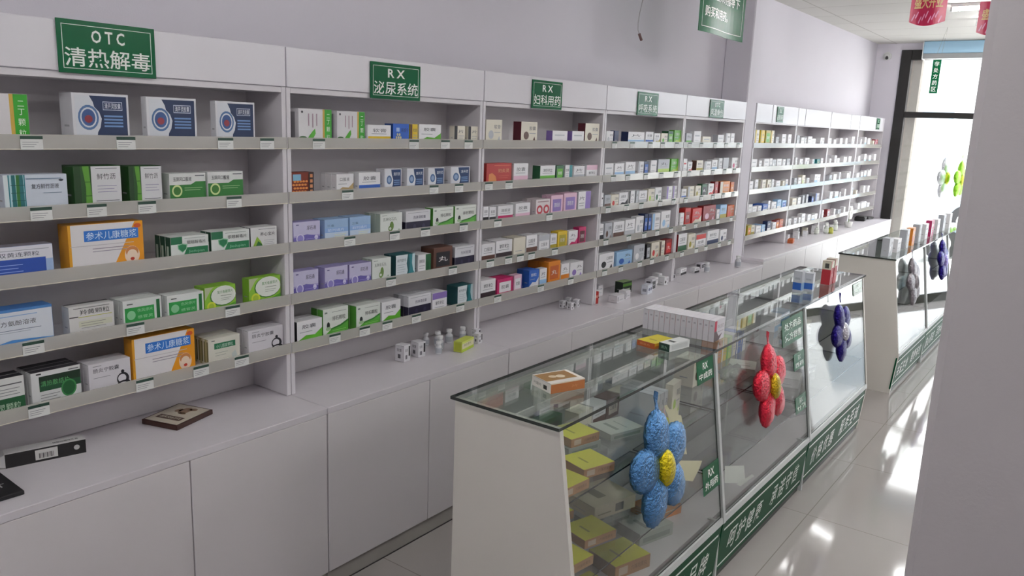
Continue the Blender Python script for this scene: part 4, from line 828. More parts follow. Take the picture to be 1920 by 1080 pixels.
carton('smallQ', .045, .05, .075, (.01, 2.47, z), .12, 'small white and black carton, left of two standing on second-bay worktop', G2)
carton('smallQ', .045, .05, .07, (.01, 2.565, z), -.05, 'small white and black carton, right of two, beside a little bottle', G2)
for i, (x, y, s, l) in enumerate([(.03, 2.655, 1.0, 'little white-capped bottle just right of the two black and white cartons'), (-.02, 2.72, 1.1, 'white-capped bottle low behind the lime carton, leftmost of the cluster'),
        (-.07, 2.76, 1.15, 'white-capped bottle second in the cluster behind the lime carton'), (-.11, 2.72, 1.0, 'white-capped bottle hindmost left in the cluster near the shelf back'),
        (-.06, 2.83, 1.15, 'white-capped bottle in the middle behind the lime carton'), (-.05, 2.92, 1.1, 'white-capped bottle nearest the side panel of the second bay')]): bottle(x, y, z, s, l)
carton('limecarton', .12, .045, .05, (.085, 2.80, z), .22, 'lime green and cream carton lying in front of the small bottles', G2)
carton('smallQ', .035, .03, .05, (.055, 2.93, z), .1, 'small white carton at the second bay corner, right of lime carton', G2)
carton('smallQ', .035, .03, .06, (.02, 2.955, z), 0, 'small white carton against the panel between second and third bays', G2)
for i, (x, y, hh, l) in enumerate([(-.07, 3.87, .045, 'tiny white carton, back left of the cluster below the third bay'), (-.02, 3.88, .04, 'tiny white carton, front left of the cluster below the third bay'), (-.03, 3.96, .045, 'tiny white carton, front right of the cluster below the third bay'), (-.08, 3.95, .05, 'tiny white carton, back right of the cluster below the third bay')]):
    carton('smallQ', .035, .03, hh, (x, y, z), .1*i-.1, l, G2)
far = [('redsmall', .035, .04, .075, -.0, 4.115, 'small red upright box at the start of the fourth bay worktop'), ('whitelow', .1, .06, .045, .08, 4.27, 'low white carton in front of the red upright box'), ('whitelow', .07, .05, .05, .06, 4.40, 'low white carton right of another, fourth bay worktop'),
    ('W.k.5', .06, .05, .06, -.06, 4.22, 'white carton with black emblem behind the low white cartons'), ('W.s.0', .05, .05, .07, -.1, 4.33, 'plain white carton deep at the back below the fourth bay'), ('greenblack', .11, .06, .075, -.03, 4.55, 'black and green carton in the middle of the fourth bay worktop'),
    ('dots', .09, .045, .06, .09, 4.64, 'white carton with two blue dots in front of the green one'), ('whiteblack', .07, .05, .075, .05, 4.77, 'black-faced carton right of the blue-dotted carton'), ('W.k.5', .05, .05, .06, .0, 4.90, 'white and black carton right of the black-faced carton'),
    ('W.k.5', .055, .05, .055, .03, 5.0, 'white and black carton under the panel between fourth and fifth bays'), ('W.s.4', .05, .05, .06, -.05, 5.06, 'white striped carton behind others near the fifth bay'),
    ('whiteblack', .06, .04, .03, -.04, 5.25, 'flat dark carton at the left of the fifth bay worktop'), ('W.k.1', .12, .04, .045, -.06, 5.47, 'white carton with black band, middle of the fifth bay worktop'), ('W.k.1', .07, .04, .04, -.02, 5.62, 'small white and black carton on the fifth bay worktop'), ('whiteblack', .1, .05, .04, -.07, 5.86, 'dark carton near the column end of the fifth bay worktop')]
for (c, W_, d_, h_, x, y, l) in far: carton(c, W_, d_, h_, (x, y, z), rnd.uniform(-.15, .15), l, G2)
bottle(.02, 5.71, z, 1.3, 'tall white bottle among cartons on the fifth bay worktop'); bottle(.10, 6.13, z, 1.5, 'white bottle standing alone near the wall column', 'f2f2f2')
# beyond the column: clutter on the raised worktop
z2 = .791
r9 = random.Random(5)
spots = [(-.03, 7.62, 'O.R.5', .14, .05, .035, 'brown and orange carton lying near the second bay past the column')]
carton('O.R.5', .14, .05, .035, (.05, 7.66, z2), .2, spots[0][6], 'cartons on the far worktop')
fl = ['leftmost', 'second', 'third', 'fourth', 'fifth', 'sixth', 'seventh', 'eighth']
for i in range(8):
    carton(['W.s.0', 'W.s.4', 'W.l.1', 'W.b.5', 'C.s.0', 'W.s.5', 's.W.5', 'W.s.0'][i], .08, .05, .05+.02*(i % 3), (-.06+.05*(i % 2), 7.85+i*.145, z2), r9.uniform(-.3, .3),
           'white carton %s in the cluttered row on the far worktop' % fl[i], 'cartons on the far worktop')
for i in range(5): bottle(.0+.05*(i % 2), 8.55+i*.17, z2, 1.6, 'clear white-capped bottle, %s in the far worktop group' % fl[i], 'f0f0ec', 'c9cfc6', 'dfe3da')
bottle(.09, 8.75, z2, 1.5, 'yellow-green bottle on the far worktop in front of the clear ones', 'f0f0ec', 'b8bc5a', 'c9cc5c')
th = thing('fabric_flower', 'white artificial flower in a pot on the far worktop', 'flower', (.06, 9.55, z2))
b = MB(); b.lathe([(0, 0), (.035, 0), (.045, .06), (.04, .062), (0, .055)], mat('white_pot', 'e2e2de', .4), 18); b.build('pot', th)
b = MB(); b.cyl((0, 0, .05), (.0, .0, .14), .004, ink('7a9a5a'), 8); b.build('stem', th)
for k in range(6):
    b = MB(); t = k*PI/3; mt = Matrix.Rotation(t, 3, 'X') @ Matrix.Rotation(.0, 3, 'Y')
    b.ellipsoid((.012, .045*math.cos(t), .16+.045*math.sin(t)), (.012, .032, .032), mat('white_petal', 'efefea', .6), 12, 8); b.build('petal', th)
# dark items at the far corner
th = thing('card_reader', 'black card reader lying at the storefront corner of the worktop', 'card reader', (-.04, 10.55, z2), .1)
b = MB(); b.box(-.06, .06, -.16, .02, 0, .05, mat('black_plastic', '1c1a1a', .45), b=.008); b.build('reader_body', th)
b = MB(); b.box(-.045, .045, -.14, -.02, .0501, .056, mat('grey_key', '3a3836', .5), b=.001); b.build('keypad', th)
th = thing('handheld_scanner', 'flat black scanner beside the card reader in the storefront corner', 'scanner', (-.02, 10.86, z2), -.15)
b = MB(); b.box(-.05, .05, -.15, .02, 0, .026, mat('black_plastic', '1c1a1a', .45), b=.006); b.build('scanner_body', th)
b = MB(); b.box(-.03, .03, -.13, -.06, .0262, .03, mat('grey_key', '3a3836', .5), b=.001); b.build('scanner_window', th)

# near worktop: framed card box, opened carton, black mat
th = thing('flat_gift_box', 'flat dark-brown edged card box lying on the worktop below the OTC bay', 'box', (-.085, 1.43, ZW+.0005), .30)
b = MB(); b.box(-.075, .075, -.088, .088, 0, .017, mat('dark_brown_card', '3b1c14', .4), b=.001)
b.box(-.068, .068, -.081, .081, .0171, .0178, ink('c8bfae')); b.build('box_body', th)
b = MB(); bc = ink('4a2a1c')
b.box(-.05, .05, -.052, -.022, .0179, .0182, bc); put_text(b, '阿胶糕', (.042, -.045, .0184), (-1, 0, 0), (0, 1, 0), ink('c8bfae'), .017, .084, .01)
for (cx, cy, rx_, ry_) in ((0, .035, .02, .03), (.02, .055, .015, .012), (-.022, .03, .012, .018), (.01, .01, .014, .008)):
    pts = [(cx+rx_*math.cos(2*PI*i/16), cy+ry_*math.sin(2*PI*i/16), .0180) for i in range(16)]; b.add(pts, [tuple(range(16))], ink('8a6f58'))
b.build('printed_panel', th)
th = thing('opened_carton', 'opened long black and white carton lying on the left end of the worktop', 'carton', (-.055, .985, ZW+.0005), 0)
wm = mat('carton_white', 'd4d3d2', .5); km = mat('carton_black', '1f1e1e', .4)
# long axis nearly along +y, black face towards the aisle
ang = -.235
ca, sa = math.cos(ang), math.sin(ang)
th.rotation_euler = (0, 0, ang)
L_, w_, h_ = .215, .045, .045
b = MB(); x0, x1, ya, yb, t = -w_, 0, -L_/2, L_/2, .001
b.box(x0, x1, ya, yb, 0, t, wm); b.box(x0, x1, ya, yb, h_-t, h_, wm); b.box(x0, x0+t, ya, yb, t, h_-t, wm); b.box(x1-t, x1, ya, yb, t, h_-t, wm, faces={'x+': km}); b.box(x0+t, x1-t, yb-t, yb, t, h_-t, wm)
b.box(x1+.0001, x1+.0005, -.03, .03, .008, h_-.006, ink('d6d5d2'))
for k in range(12): b.box(x1+.0006, x1+.0008, -.02+k*.0034, -.02+k*.0034+(.0012 if k % 3 else .002), .012, .028, ink('2a2a2a'))
pts = [(x1+.0006, .082+.008*math.cos(2*PI*i/20), .024+.008*math.sin(2*PI*i/20)) for i in range(20)]; b.add(pts, [tuple(range(20))], ink('c9c8c6'))
put_text(b, '硝酸咪康唑乳膏', (x1-.012, .02, h_+.0006), (0, 1, 0), (-1, 0, 0), ink('5a5a5c'), .012, .07, .01)
b.build('carton_sleeve', th)
for (q, p0, p1, dz) in (('a', (x0, ya, h_), (x1, ya, h_), .02), ('b', (x1, ya, 0), (x1, ya, h_), 0)):
    b = MB()
    if q == 'a': v = [(x0, ya, h_-.001), (x1, ya, h_-.001), (x1-.006, ya-.035, h_-.022), (x0+.006, ya-.035, h_-.022)]
    else: v = [(x1-.001, ya, .003), (x1-.001, ya, h_-.003), (x1-.006, ya-.028, h_-.008), (x1-.006, ya-.028, .008)]
    n_ = Vector((v[1][0]-v[0][0], v[1][1]-v[0][1], v[1][2]-v[0][2])).cross(Vector((v[2][0]-v[0][0], v[2][1]-v[0][1], v[2][2]-v[0][2]))).normalized()*.0006
    v2 = [tuple(Vector(p)-n_) for p in v]; b.add(v+v2, [(0, 1, 2, 3), (7, 6, 5, 4), (0, 4, 5, 1), (1, 5, 6, 2), (2, 6, 7, 3), (3, 7, 4, 0)], wm); b.build('end_flap', th)
b = MB(); v = [(x0, ya, .001), (x1, ya, .001), (x1, ya-.05, .0012), (x0, ya-.05, .0012)]; b.box(x0, x1, ya-.045, ya, .0, .0008, wm); b.box(x0+.01, x1-.01, ya-.05, ya-.045, 0, .0008, km); b.build('end_flap', th)
th = thing('black_box_lid', 'corner of a black box with pale lettering at the left edge of the worktop', 'box', (.025, .738, ZW+.0005), -.03)
b = MB(); b.box(-.1, .1, -.112, .112, 0, .012, mat('matt_black_card', '161518', .55), b=.0015); b.build('lid', th)
b = MB(); put_text(b, 'GOOD', (-.005, .005, .0123), (0, 1, 0), (-1, 0, 0), ink('c4c4c4'), .026, .085, .0); put_text(b, 'GIFT', (.04, .005, .0123), (0, 1, 0), (-1, 0, 0), ink('c4c4c4'), .026, .085, .0); b.build('lettering', th)

# ------------------------------------------------------------------ glass display counters
GX0, GX1, GZ0, GZ1 = 1.262, 1.365, .962, .276
def gx(zz, off=0): return GX0+(GX1-GX0)*(GZ0-zz)/(GZ0-GZ1)+off
def counter(ys, label, texts, name='display_counter', px0=.875, bars=(2.2, 2.6, 3.2, 4.02, 4.6), shelf_z=(.72, .455)):
    y0, y1 = ys[0], ys[-1]
    th = thing(name, label, 'display counter', (0, y0, 0), group='glass display counters')
    Y = lambda v: v-y0
    P = [(px0, 0), (1.34, 0), (1.366, .276), (1.262, .962), (px0, .962)]
    for (a, e) in ((y0+.012, y0+.030), (y1-.030, y1-.012)):
        b = MB(); b.prism(P, Y(a), Y(e), M_cend); b.build('end_panel', th)
    ia, ie = y0+.031, y1-.031
    b = MB(); b.box(px0+.02, 1.31, Y(ia), Y(ie), .252, .27, M_lam); b.build('deck_board', th)
    b = MB(); b.box(px0, px0+.012, Y(ia), Y(ie), .0, .955, mat('rear_panel_grey', 'b4b6b5', .4, noise=.03)); rp = b.build('rear_panel', th)
    for q in bars:
        if ia < q < ie: bb = MB(); bb.box(px0+.0125, px0+.03, Y(q), Y(q+.022), .275, .955, mat('rear_bar_white', 'd2d3d3', .4)); bb.build('rear_bar', rp)
    bb = MB(); bb.box(px0+.0125, px0+.02, Y(ia+.05), Y(ie-.05), .80, .83, mat('rear_bar_white', 'd2d3d3', .4)); bb.build('rear_rail', rp)
    # top glass sheets
    for i in range(len(ys)-1):
        a = ys[i]-(.006 if i == 0 else -.001); e = ys[i+1]+(.006 if i == len(ys)-2 else -.001)
        b = MB(); b.box(px0-.005, 1.272, Y(a), Y(e), .9625, .9725, M_gedge, faces={'z+': M_topglass, 'z-': M_topglass}); b.build('glass_top', th)
    # front glass, mullions, rails
    def slab(zz0, zz1, off0, off1, ya, yb, m, name, par=th, faces=None):
        v = [(gx(zz0, off0), ya, zz0), (gx(zz0, off1), ya, zz0), (gx(zz0, off1), yb, zz0), (gx(zz0, off0), yb, zz0), (gx(zz1, off0), ya, zz1), (gx(zz1, off1), ya, zz1), (gx(zz1, off1), yb, zz1), (gx(zz1, off0), yb, zz1)]
        b = MB(); F = {'z-': (3, 2, 1, 0), 'z+': (4, 5, 6, 7), 'y-': (0, 1, 5, 4), 'x+': (1, 2, 6, 5), 'y+': (2, 3, 7, 6), 'x-': (3, 0, 4, 7)}
        for k, f in F.items(): b.add(v, [f], (faces or {}).get(k, m))
        return b.build(name, par)
    for i in range(len(ys)-1):
        a, e = max(ys[i]+.012, ia), min(ys[i+1]-.012, ie)
        slab(.30, .955, -.008, -.003, Y(a+.001), Y(e-.001), M_gedge, 'front_glass', faces={'x+': M_glass, 'x-': pane('inner_glass_face', (.97, .985, .975), .0)})
        slab(.276, .2995, -.012, .004, Y(a+.001), Y(e-.001), M_alu, 'bottom_rail')
        b = MB(); a2, e2 = Y(ys[i]+.008), Y(ys[i+1]-.008)
        # green lettered panel, leaning slightly inwards to the floor
        z0_, z1_ = .035, .27; xa, xb2 = 1.343, 1.362
        sl = lambda zz: xa+(xb2-xa)*(zz-z0_)/(z1_-z0_)
        v = [(sl(z0_)-.01, a2, z0_), (sl(z0_), a2, z0_), (sl(z0_), e2, z0_), (sl(z0_)-.01, e2, z0_), (sl(z1_)-.01, a2, z1_), (sl(z1_), a2, z1_), (sl(z1_), e2, z1_), (sl(z1_)-.01, e2, z1_)]
        b.add(v, [(3, 2, 1, 0), (4, 5, 6, 7), (0, 1, 5, 4), (1, 2, 6, 5), (2, 3, 7, 6), (3, 0, 4, 7)], M_green2)
        ez = Vector((xb2-xa, 0, z1_-z0_)).normalized()
        for (zz, t_) in ((.058, .008), (.225, .009)):
            b.add([(sl(zz)+.0008, a2+.02, zz), (sl(zz)+.0008, e2-.02, zz), (sl(zz+t_)+.0008, e2-.02, zz+t_), (sl(zz+t_)+.0008, a2+.02, zz+t_)], [(0, 1, 2, 3)], M_signw)
        pnl = b.build('lettered_panel', th)
        if texts[i]:
            Wd = (e2-a2)*.84; chars = texts[i]; cw = Wd/len(chars); q = 0
            for word in chars.split(' '):
                t = MB()
                for chh in word:
                    put_text(t, chh, (sl(.10)+.0012, a2+(e2-a2)*.08+q*cw, .10), (0, 1, 0), ez+Vector((0, .22, 0)), M_signw, .092, cw*.80, .006); q += 1
                q += 1; t.build('lettering', pnl)
        b = MB(); b.box(1.28, 1.335, Y(a), Y(e), 0, .034, mat('black_plinth', '2a2c2a', .4)); b.build('plinth', th)
    for m_ in ys[1:-1]:
        slab(.276, .955, -.010, .006, Y(m_-.010), Y(m_+.010), M_alu, 'mullion')
        b = MB(); b.box(1.30, 1.352, Y(m_-.0075), Y(m_+.0075), 0, .275, M_alu); b.build('mullion', th)
    for s_ in shelf_z:
        for i in range(len(ys)-1):
            a, e = max(ys[i]+.012, ia), min(ys[i+1]-.012, ie)
            b = MB(); b.box(px0+.06, gx(s_)-.022, Y(a), Y(e), s_, s_+.006, M_gedge, faces={'z+': pane('shelf_glass', (.94, .96, .95), .05), 'z-': pane('shelf_glass', (.94, .96, .95), .05)}); b.build('glass_shelf', th)
    return th
counter([1.78, 2.88, 4.0, 5.175], 'glass display counter nearest the camera, blue and red flower balloons on it', ['名店名药 诚信品牌', '呵护健康 承诺守信', '价格优惠 服务至诚'])
counter([6.035, 7.12, 8.2, 9.3], 'far glass display counter with grey white end panel near the storefront', ['关爱生命 健康有约', '放心药店 百姓满意', '安全用药 服务大众'], bars=(6.7, 7.5, 8.4), px0=.885)

# ------------------------------------------------------------------ boxes inside and on the counters
cz = .9735
GT = 'cartons lying on the near counter top'
carton('orangecard', .135, .105, .034, (1.115, 2.06, cz), -.36, 'white and orange carton lying alone on the near counter glass top', GT)
carton('yellowcard', .13, .085, .022, (1.105, 2.765, cz), -.18, 'yellow box with orange side lying by the row of white boxes', GT)
carton('blackwhitecard', .13, .05, .03, (1.165, 2.77, cz), -.18, 'white and dark green flat box right of the yellow one on glass', GT)
for i in range(13):
    carton('rowwhite', .105, .0235, .088, (.925+i*.0245, 3.02, cz), 0, 'slim white box in the tight row across the near counter top' if 0 < i < 12 else ('slim white box at the wall end of the tight counter row' if i == 0 else 'slim white box showing its pink front at the aisle end of the row'), 'row of slim white boxes across the near counter')
carton('bluetower', .05, .045, .115, (1.155, 4.30, cz), 0, 'upright pale box with blue base standing on the near counter top', 'upright cartons on the near counter')
carton('bluetower', .05, .045, .10, (1.19, 4.375, cz), .1, 'upright pale box right behind the blue-based box on counter top', 'upright cartons on the near counter')
carton('redtower', .055, .05, .135, (1.205, 4.66, cz), 0, 'upright red box with cream top on the near counter far end', 'upright cartons on the near counter')
carton('redtower', .055, .05, .14, (1.205, 4.73, cz), 0, 'second upright red box directly behind the front red one', 'upright cartons on the near counter')
ft = [(6.16, 's.W.5', .13), (6.44, 'W.s.0', .10), (6.72, 's.k.4', .145), (6.95, 'o.r.5', .14), (7.2, 's.k.4', .15), (7.5, 'W.s.0', .13), (7.76, 'm.W.4', .14), (8.05, 'W.s.0', .13), (8.35, 's.W.5', .15), (8.7, 'W.s.0', .14)]
for i, (y, c, h_) in enumerate(ft):
    carton(c, .12 if c != 'o.r.5' else .1, .05, h_, (1.2, y, cz), 0, '%s, %s from near end, standing on the far counter top' % (design(c)['n'], ORD[i+1]), 'upright cartons on the far counter')
carton('G.g.4', .02, .16, .09, (1.05, 6.75, .7265), 0, 'dark green carton standing inside the far counter near its end', 'cartons inside the far counter')
carton('b.l.6', .07, .09, .03, (1.03, 6.3, .7265), 0, 'blue carton lying inside the far counter at its near end', 'cartons inside the far counter')
carton('m.R.6', .09, .12, .03, (1.17, 6.33, .7265), 0, 'magenta carton lying beside the blue one in the far counter', 'cartons inside the far counter')
# near counter: shelf 1 (z .726), shelf 2 (.461), deck (.27)
def inner(c, W_, d_, h_, x, y, zz, rz, l): carton(c, W_, d_, h_, (x, y, zz), rz, l, 'boxes inside the near display counter')
s1, s2, dk = .7265, .4615, .2705
inner('flatyellow', .13, .12, .03, 1.245, 2.065, s1+.0, -.3, 'yellow-topped flat box at the front of the upper counter shelf')
inner('flatyellow', .12, .10, .03, 1.262, 1.905, s1, -.12, 'yellow-topped flat box in the near corner, on the orange one side')
inner('flatyellow', .13, .12, .03, 1.12, 2.18, s1+.0315, -.25, 'yellow-topped flat box stacked behind the front one, upper counter shelf')
inner('flatgrey', .15, .12, .03, 1.12, 2.18, s1, -.25, 'pale grey-green flat box under the yellow one, upper counter shelf')
inner('flatyellow', .12, .11, .03, 1.12, 1.93, s1+.0315, -.2, 'yellow-topped flat box against the end panel, second layer')
inner('flatcream', .12, .11, .03, 1.12, 1.93, s1, -.2, 'cream flat box beneath the yellow one at the end panel')
inner('flatgrey', .16, .12, .025, 1.16, 2.40, s1, -.3, 'pale grey-green flat box in the middle of upper counter shelf')
inner('G.k.6', .14, .05, .09, 0.985, 2.0, s1, .0, 'dark green-black upright box deep in the near counter corner')
inner('G.k.6', .14, .05, .09, 0.985, 2.17, s1, .0, 'dark green-black upright box, second from the near end panel')
for i in range(5): inner(['C.s.0', 'W.N.1', 'N.C.6', 'C.s.4', 'W.s.1'][i], .09, .06, .08, 1.02, 2.34+i*.1, s1, .0, '%s, %s in the back row of upper counter shelf' % (design(['C.s.0', 'W.N.1', 'N.C.6', 'C.s.4', 'W.s.1'][i])['n'], ORD[i+1]))
for i in range(3): inner('s.i.5', .03, .15, .13, 1.2, 2.545+i*.032, s1, 0, 'slim pinkish-grey box, %s of three standing on the upper shelf' % ['left', 'middle', 'right'][i])
inner('C.L.5', .09, .03, .14, 1.20, 2.70, s1, .1, 'cream upright box beside the three slim pinkish boxes')
inner('flatyellow', .14, .05, .025, 1.25, 2.55, s1, -.1, 'small yellow-topped box at the shelf edge behind the blue balloon')
inner('flatyellow', .14, .12, .03, 1.27, 1.93, s2, -.15, 'yellow-topped flat box at the near end of lower counter shelf')
inner('flatyellow', .14, .12, .03, 1.235, 2.12, s2, -.28, 'yellow-topped flat box, second along the lower counter shelf')
inner('flatcream', .2, .16, .05, 1.17, 2.33, s2, -.28, 'large cream carton in the middle of the lower counter shelf')
inner('C.N.0', .14, .1, .03, 1.12, 1.97, s2, -.2, 'cream and brown flat box behind the yellow box, lower shelf')
inner('flatyellow', .14, .1, .03, 1.06, 2.14, s2, -.2, 'yellow-topped flat box deep on the lower counter shelf')
inner('flatyellow', .17, .14, .05, 1.26, 2.32, dk, -.3, 'large yellow-topped box on the counter floor beneath both shelves')
inner('flatyellow', .15, .12, .04, 1.27, 2.08, dk, -.2, 'yellow-topped box on the counter floor near the end panel')
inner('flatgrey', .18, .12, .05, 1.22, 2.58, dk, -.3, 'grey-green flat box on the counter floor, right of yellow box')
inner('flatgrey', .18, .12, .05, 1.06, 2.52, dk, -.3, 'grey-green flat box at the back of the counter floor')
inner('o.C.0', .17, .12, .04, 1.17, 2.77, dk, -.3, 'orange flat box on the counter floor near the first mullion')
# module 2 and 3
inner('C.N.5', .12, .09, .12, 1.10, 3.14, s1, 0, 'brown and cream box by the first mullion, upper counter shelf')
for i, c in enumerate(['o.C.4', 'y.C.4', 'L.g.4', 'C.s.4', 'b.W.4', 'W.b.4']): inner(c, .055, .08, .11, 1.04, 3.5+i*.062, s1, 0, '%s, %s in the coloured row of the middle counter section' % (design(c)['n'], ORD[i+1]))
inner('flatgrey', .14, .12, .03, 1.22, 3.50, s1, .3, 'pale flat box behind the red flower balloon stem')
inner('W.s.4', .14, .12, .035, 1.18, 4.35, s1, -.2, 'white flat box on the upper shelf behind the purple balloon')
inner('C.s.0', .14, .12, .035, 1.15, 4.55, s1, .2, 'cream flat box, right one behind the purple balloon')
inner('W.l.1', .1, .08, .09, 1.03, 4.35, s1, 0, 'white and light blue box deep in the far counter section')
inner('l.b.5', .1, .08, .09, 1.03, 4.5, s1, 0, 'light blue box deep in the far counter section')
inner('W.s.1', .15, .12, .05, 1.2, 4.3, s2, .2, 'white carton on the lower shelf of the far counter section')
inner('s.W.5', .15, .12, .04, 1.18, 4.55, s2, -.1, 'silver-grey carton on the lower shelf, far counter section')
inner('s.W.5', .15, .12, .05, 1.2, 4.35, dk, -.3, 'silver-grey carton on the floor of the far counter section')

# crumpled plastic bags on the counter shelf
def bag(loc, r, label, seed, col='b6c0b6'):
    rr = random.Random(seed); b = MB()
    def fn(p, th_, ph): 
        k = 1+.18*math.sin(5*ph+seed)*math.sin(3*th_)+.12*math.sin(11*ph+2*seed+4*th_); q = p*k; return q
    b.ellipsoid((0, 0, r[2]*1.0), r, pane('thin_plastic', (.9, .93, .9), .12, .15, .35, col), 34, 18, fn)
    o = b.build('plastic_bag', None, loc); return tag(o, label, 'plastic bag', 'crumpled bags inside the near counter')
bag((1.19, 3.285, s1+.009), (.045, .08, .03), 'crumpled clear plastic bag on the shelf just past the first mullion', 1)
bag((1.16, 4.14, s1+.009), (.045, .065, .03), 'crumpled clear plastic bag near the second mullion', 3, 'a8b4bc')
# paper slips
pm = mat('cream_paper', 'e6dfb8', .7, noise=.03)
def paper(pts, label, m=pm, name='paper_slip'):
    n_ = len(pts); ys_ = [p[0] for p in pts]; v = [(gx(zz, -.014), yy, zz) for yy, zz in pts]+[(gx(zz, -.0150), yy, zz) for yy, zz in pts]
    b = MB(); b.add(v, [tuple(range(n_)), tuple(range(2*n_-1, n_-1, -1))]+[((i+1) % n_, i, n_+i, n_+(i+1) % n_) for i in range(n_)], m)
    return tag(b.build(name), label, 'paper', 'paper slips behind the counter glass')
paper([(2.56, 0.65), (2.617, 0.632), (2.598, 0.752), (2.588, 0.785), (2.566, 0.794), (2.557, 0.828), (2.53, 0.823), (2.497, 0.832), (2.482, 0.852), (2.461, 0.853), (2.486, 0.808), (2.492, 0.787), (2.511, 0.728)], 'torn cream paper strip behind the glass above right of the blue balloon')
paper([(2.546, 0.559), (2.652, 0.517), (2.712, 0.544), (2.744, 0.567), (2.528, 0.636)], 'cream paper piece behind the glass right of the blue balloon')
wc = mat('white_card', 'dfe3dc', .6)
paper([(2.943, 0.411), (3.163, 0.338), (3.152, 0.417), (2.955, 0.478)], 'white rectangular paper low behind the glass just past the first mullion', wc, 'paper_sheet')
paper([(3.069, 0.363), (3.102, 0.343), (3.263, 0.333), (3.239, 0.35)], 'narrow white paper strip below right of the white rectangular paper', wc, 'paper_strip')

# green stickers / signs on the counter glass
def glass_sign(ya, yb, zt, hgt, l1, l2, label, off=-.013):
    th = thing('counter_sign', label, 'sign', (0, ya, 0), group='small green signs behind the counter glass')
    b = MB(); zb = zt-hgt; W = yb-ya
    def q(y, zz, o): return (gx(zz, off+o), y, zz)
    v = [q(0, zb, -.002), q(0, zb, 0), q(W, zb, 0), q(W, zb, -.002), q(0, zt, -.002), q(0, zt, 0), q(W, zt, 0), q(W, zt, -.002)]
    b.add(v, [(3, 2, 1, 0), (4, 5, 6, 7), (0, 1, 5, 4), (1, 2, 6, 5), (2, 3, 7, 6), (3, 0, 4, 7)], M_green); b.build('sign_board', th)
    e = Vector((GX0-GX1, 0, GZ0-GZ1)).normalized(); t = MB()
    h2 = hgt*.3
    put_text(t, l1, q(W*.5, zb+hgt*.56, .0006), (0, 1, 0), e, M_signw, h2, None, .02, True) if len(l1) < 4 else put_text(t, l1, q(W*.1, zb+hgt*.55, .0006), (0, 1, 0), e, M_signw, h2, W*.8, .02)
    put_text(t, l2, q(W*.1, zb+hgt*.14, .0006), (0, 1, 0), e, M_signw, h2, W*.8, .02); t.build('lettering', th)
glass_sign(2.712, 2.862, .955, .088, 'RX', '中成药', 'small green RX sign in the counter glass, upper left of first mullion', .0005)
glass_sign(2.712, 2.862, .545, .105, 'RX', '外用药', 'small green RX sign low beside the first counter mullion', .0005)
glass_sign(3.66, 3.965, .945, .125, '处方药品', '凭方销售', 'larger green two-line sign in the middle counter section', .0005)
glass_sign(3.81, 3.965, .755, .08, 'RX', '西药', 'small green sign below the two-line sign beside second mullion', .0005)
glass_sign(3.81, 3.965, .543, .082, 'RX', '针剂', 'lowest small green sign beside the second counter mullion', .0005)
glass_sign(4.92, 5.12, .945, .07, 'OTC', '外用', 'small green sign at the far upper corner of the near counter', .0005)

link_cartons()

# ------------------------------------------------------------------ foil flower balloons
def foil(name, col, rough=.22): return mat(name, col, rough, metal=.8, noise=.10, scale=60, bump=.9, bscale=95)
def flower(y, zc, R, petal_col, centre_col, label, rot=0, tail=True, off=.008, plane='counter', x=None, rz=None):
    """five foil petals round a centre; local frame: Y right, Z up, X out of the glass"""
    lean = math.atan2(GX1-GX0, GZ0-GZ1) if plane == 'counter' else 0
    th = thing('flower_balloon', label, 'balloon', (gx(zc, off+.13*R) if x is None else x, y, zc), group='foil flower balloons')
    th.rotation_euler = (0, -lean, 0) if rz is None else (0, 0, rz)
    pm_ = foil('foil_'+petal_col, petal_col); cm_ = foil('foil_'+centre_col, centre_col)
    for k in range(5):
        a = math.radians(93+72*k+rot); b = MB()
        rl, rw, rd = R*.47, R*.375, R*.155
        def fn(p, th_, ph, k=k):
            u = p.z/rl; sidev = math.atan2(p.x, p.y); e = abs(math.cos(sidev))
            f = 1-.16*max(0, -u)**2
            rip = 1+.035*math.sin(16*th_+k*2)*e**3+.02*math.sin(9*ph+5*th_+k)
            return Vector((p.x*f*(1+.05*math.sin(7*th_+3*k)), p.y*f*rip, p.z*rip))
        mt = Matrix.Rotation(PI/2-a, 3, 'X')
        mt = Matrix(((1, 0, 0), (0, math.sin(a), math.cos(a)), (0, -math.cos(a), math.sin(a))))
        b.ellipsoid((0, math.cos(a)*R*.54, math.sin(a)*R*.54), (rd, rw, rl), pm_, 32, 22, fn, mt); b.build('petal', th)
    b = MB(); b.ellipsoid((R*.10, 0, 0), (R*.14, R*.24, R*.32), cm_, 28, 18, lambda p, t, f: p*(1+.04*math.sin(10*f)*math.sin(t))); b.build('flower_centre', th)
    if tail:
        b = MB(); z0_ = R*.98
        b.add([(-.002, -R*.05, z0_), (-.002, R*.05, z0_), (-.004, R*.03, z0_+R*.14), (-.002, R*.07, z0_+R*.3), (-.006, R*.0, z0_+R*.34), (-.004, -R*.06, z0_+R*.24), (-.004, -R*.03, z0_+R*.12),
               (.002, -R*.05, z0_), (.002, R*.05, z0_), (.0, R*.03, z0_+R*.14), (.002, R*.07, z0_+R*.3), (-.002, R*.0, z0_+R*.34), (.0, -R*.06, z0_+R*.24), (.0, -R*.03, z0_+R*.12)],
              [(6, 5, 4, 3, 2, 1, 0), (7, 8, 9, 10, 11, 12, 13)]+[(i, (i+1) % 7, 7+(i+1) % 7, 7+i) for i in range(7)], pm_); b.build('filling_neck', th)
    return th
flower(2.315, .695, .198, '4f7fae', 'c8b818', 'light blue foil flower balloon with yellow centre on the near counter', 4)
flower(3.385, .715, .185, 'c8283c', 'b89a1c', 'red foil flower balloon with yellow centre on the near counter', 2)
flower(4.53, .745, .165, '1d0f6c', 'cfcfd6', 'deep purple foil flower balloon near the counter far end', 20, off=.01)
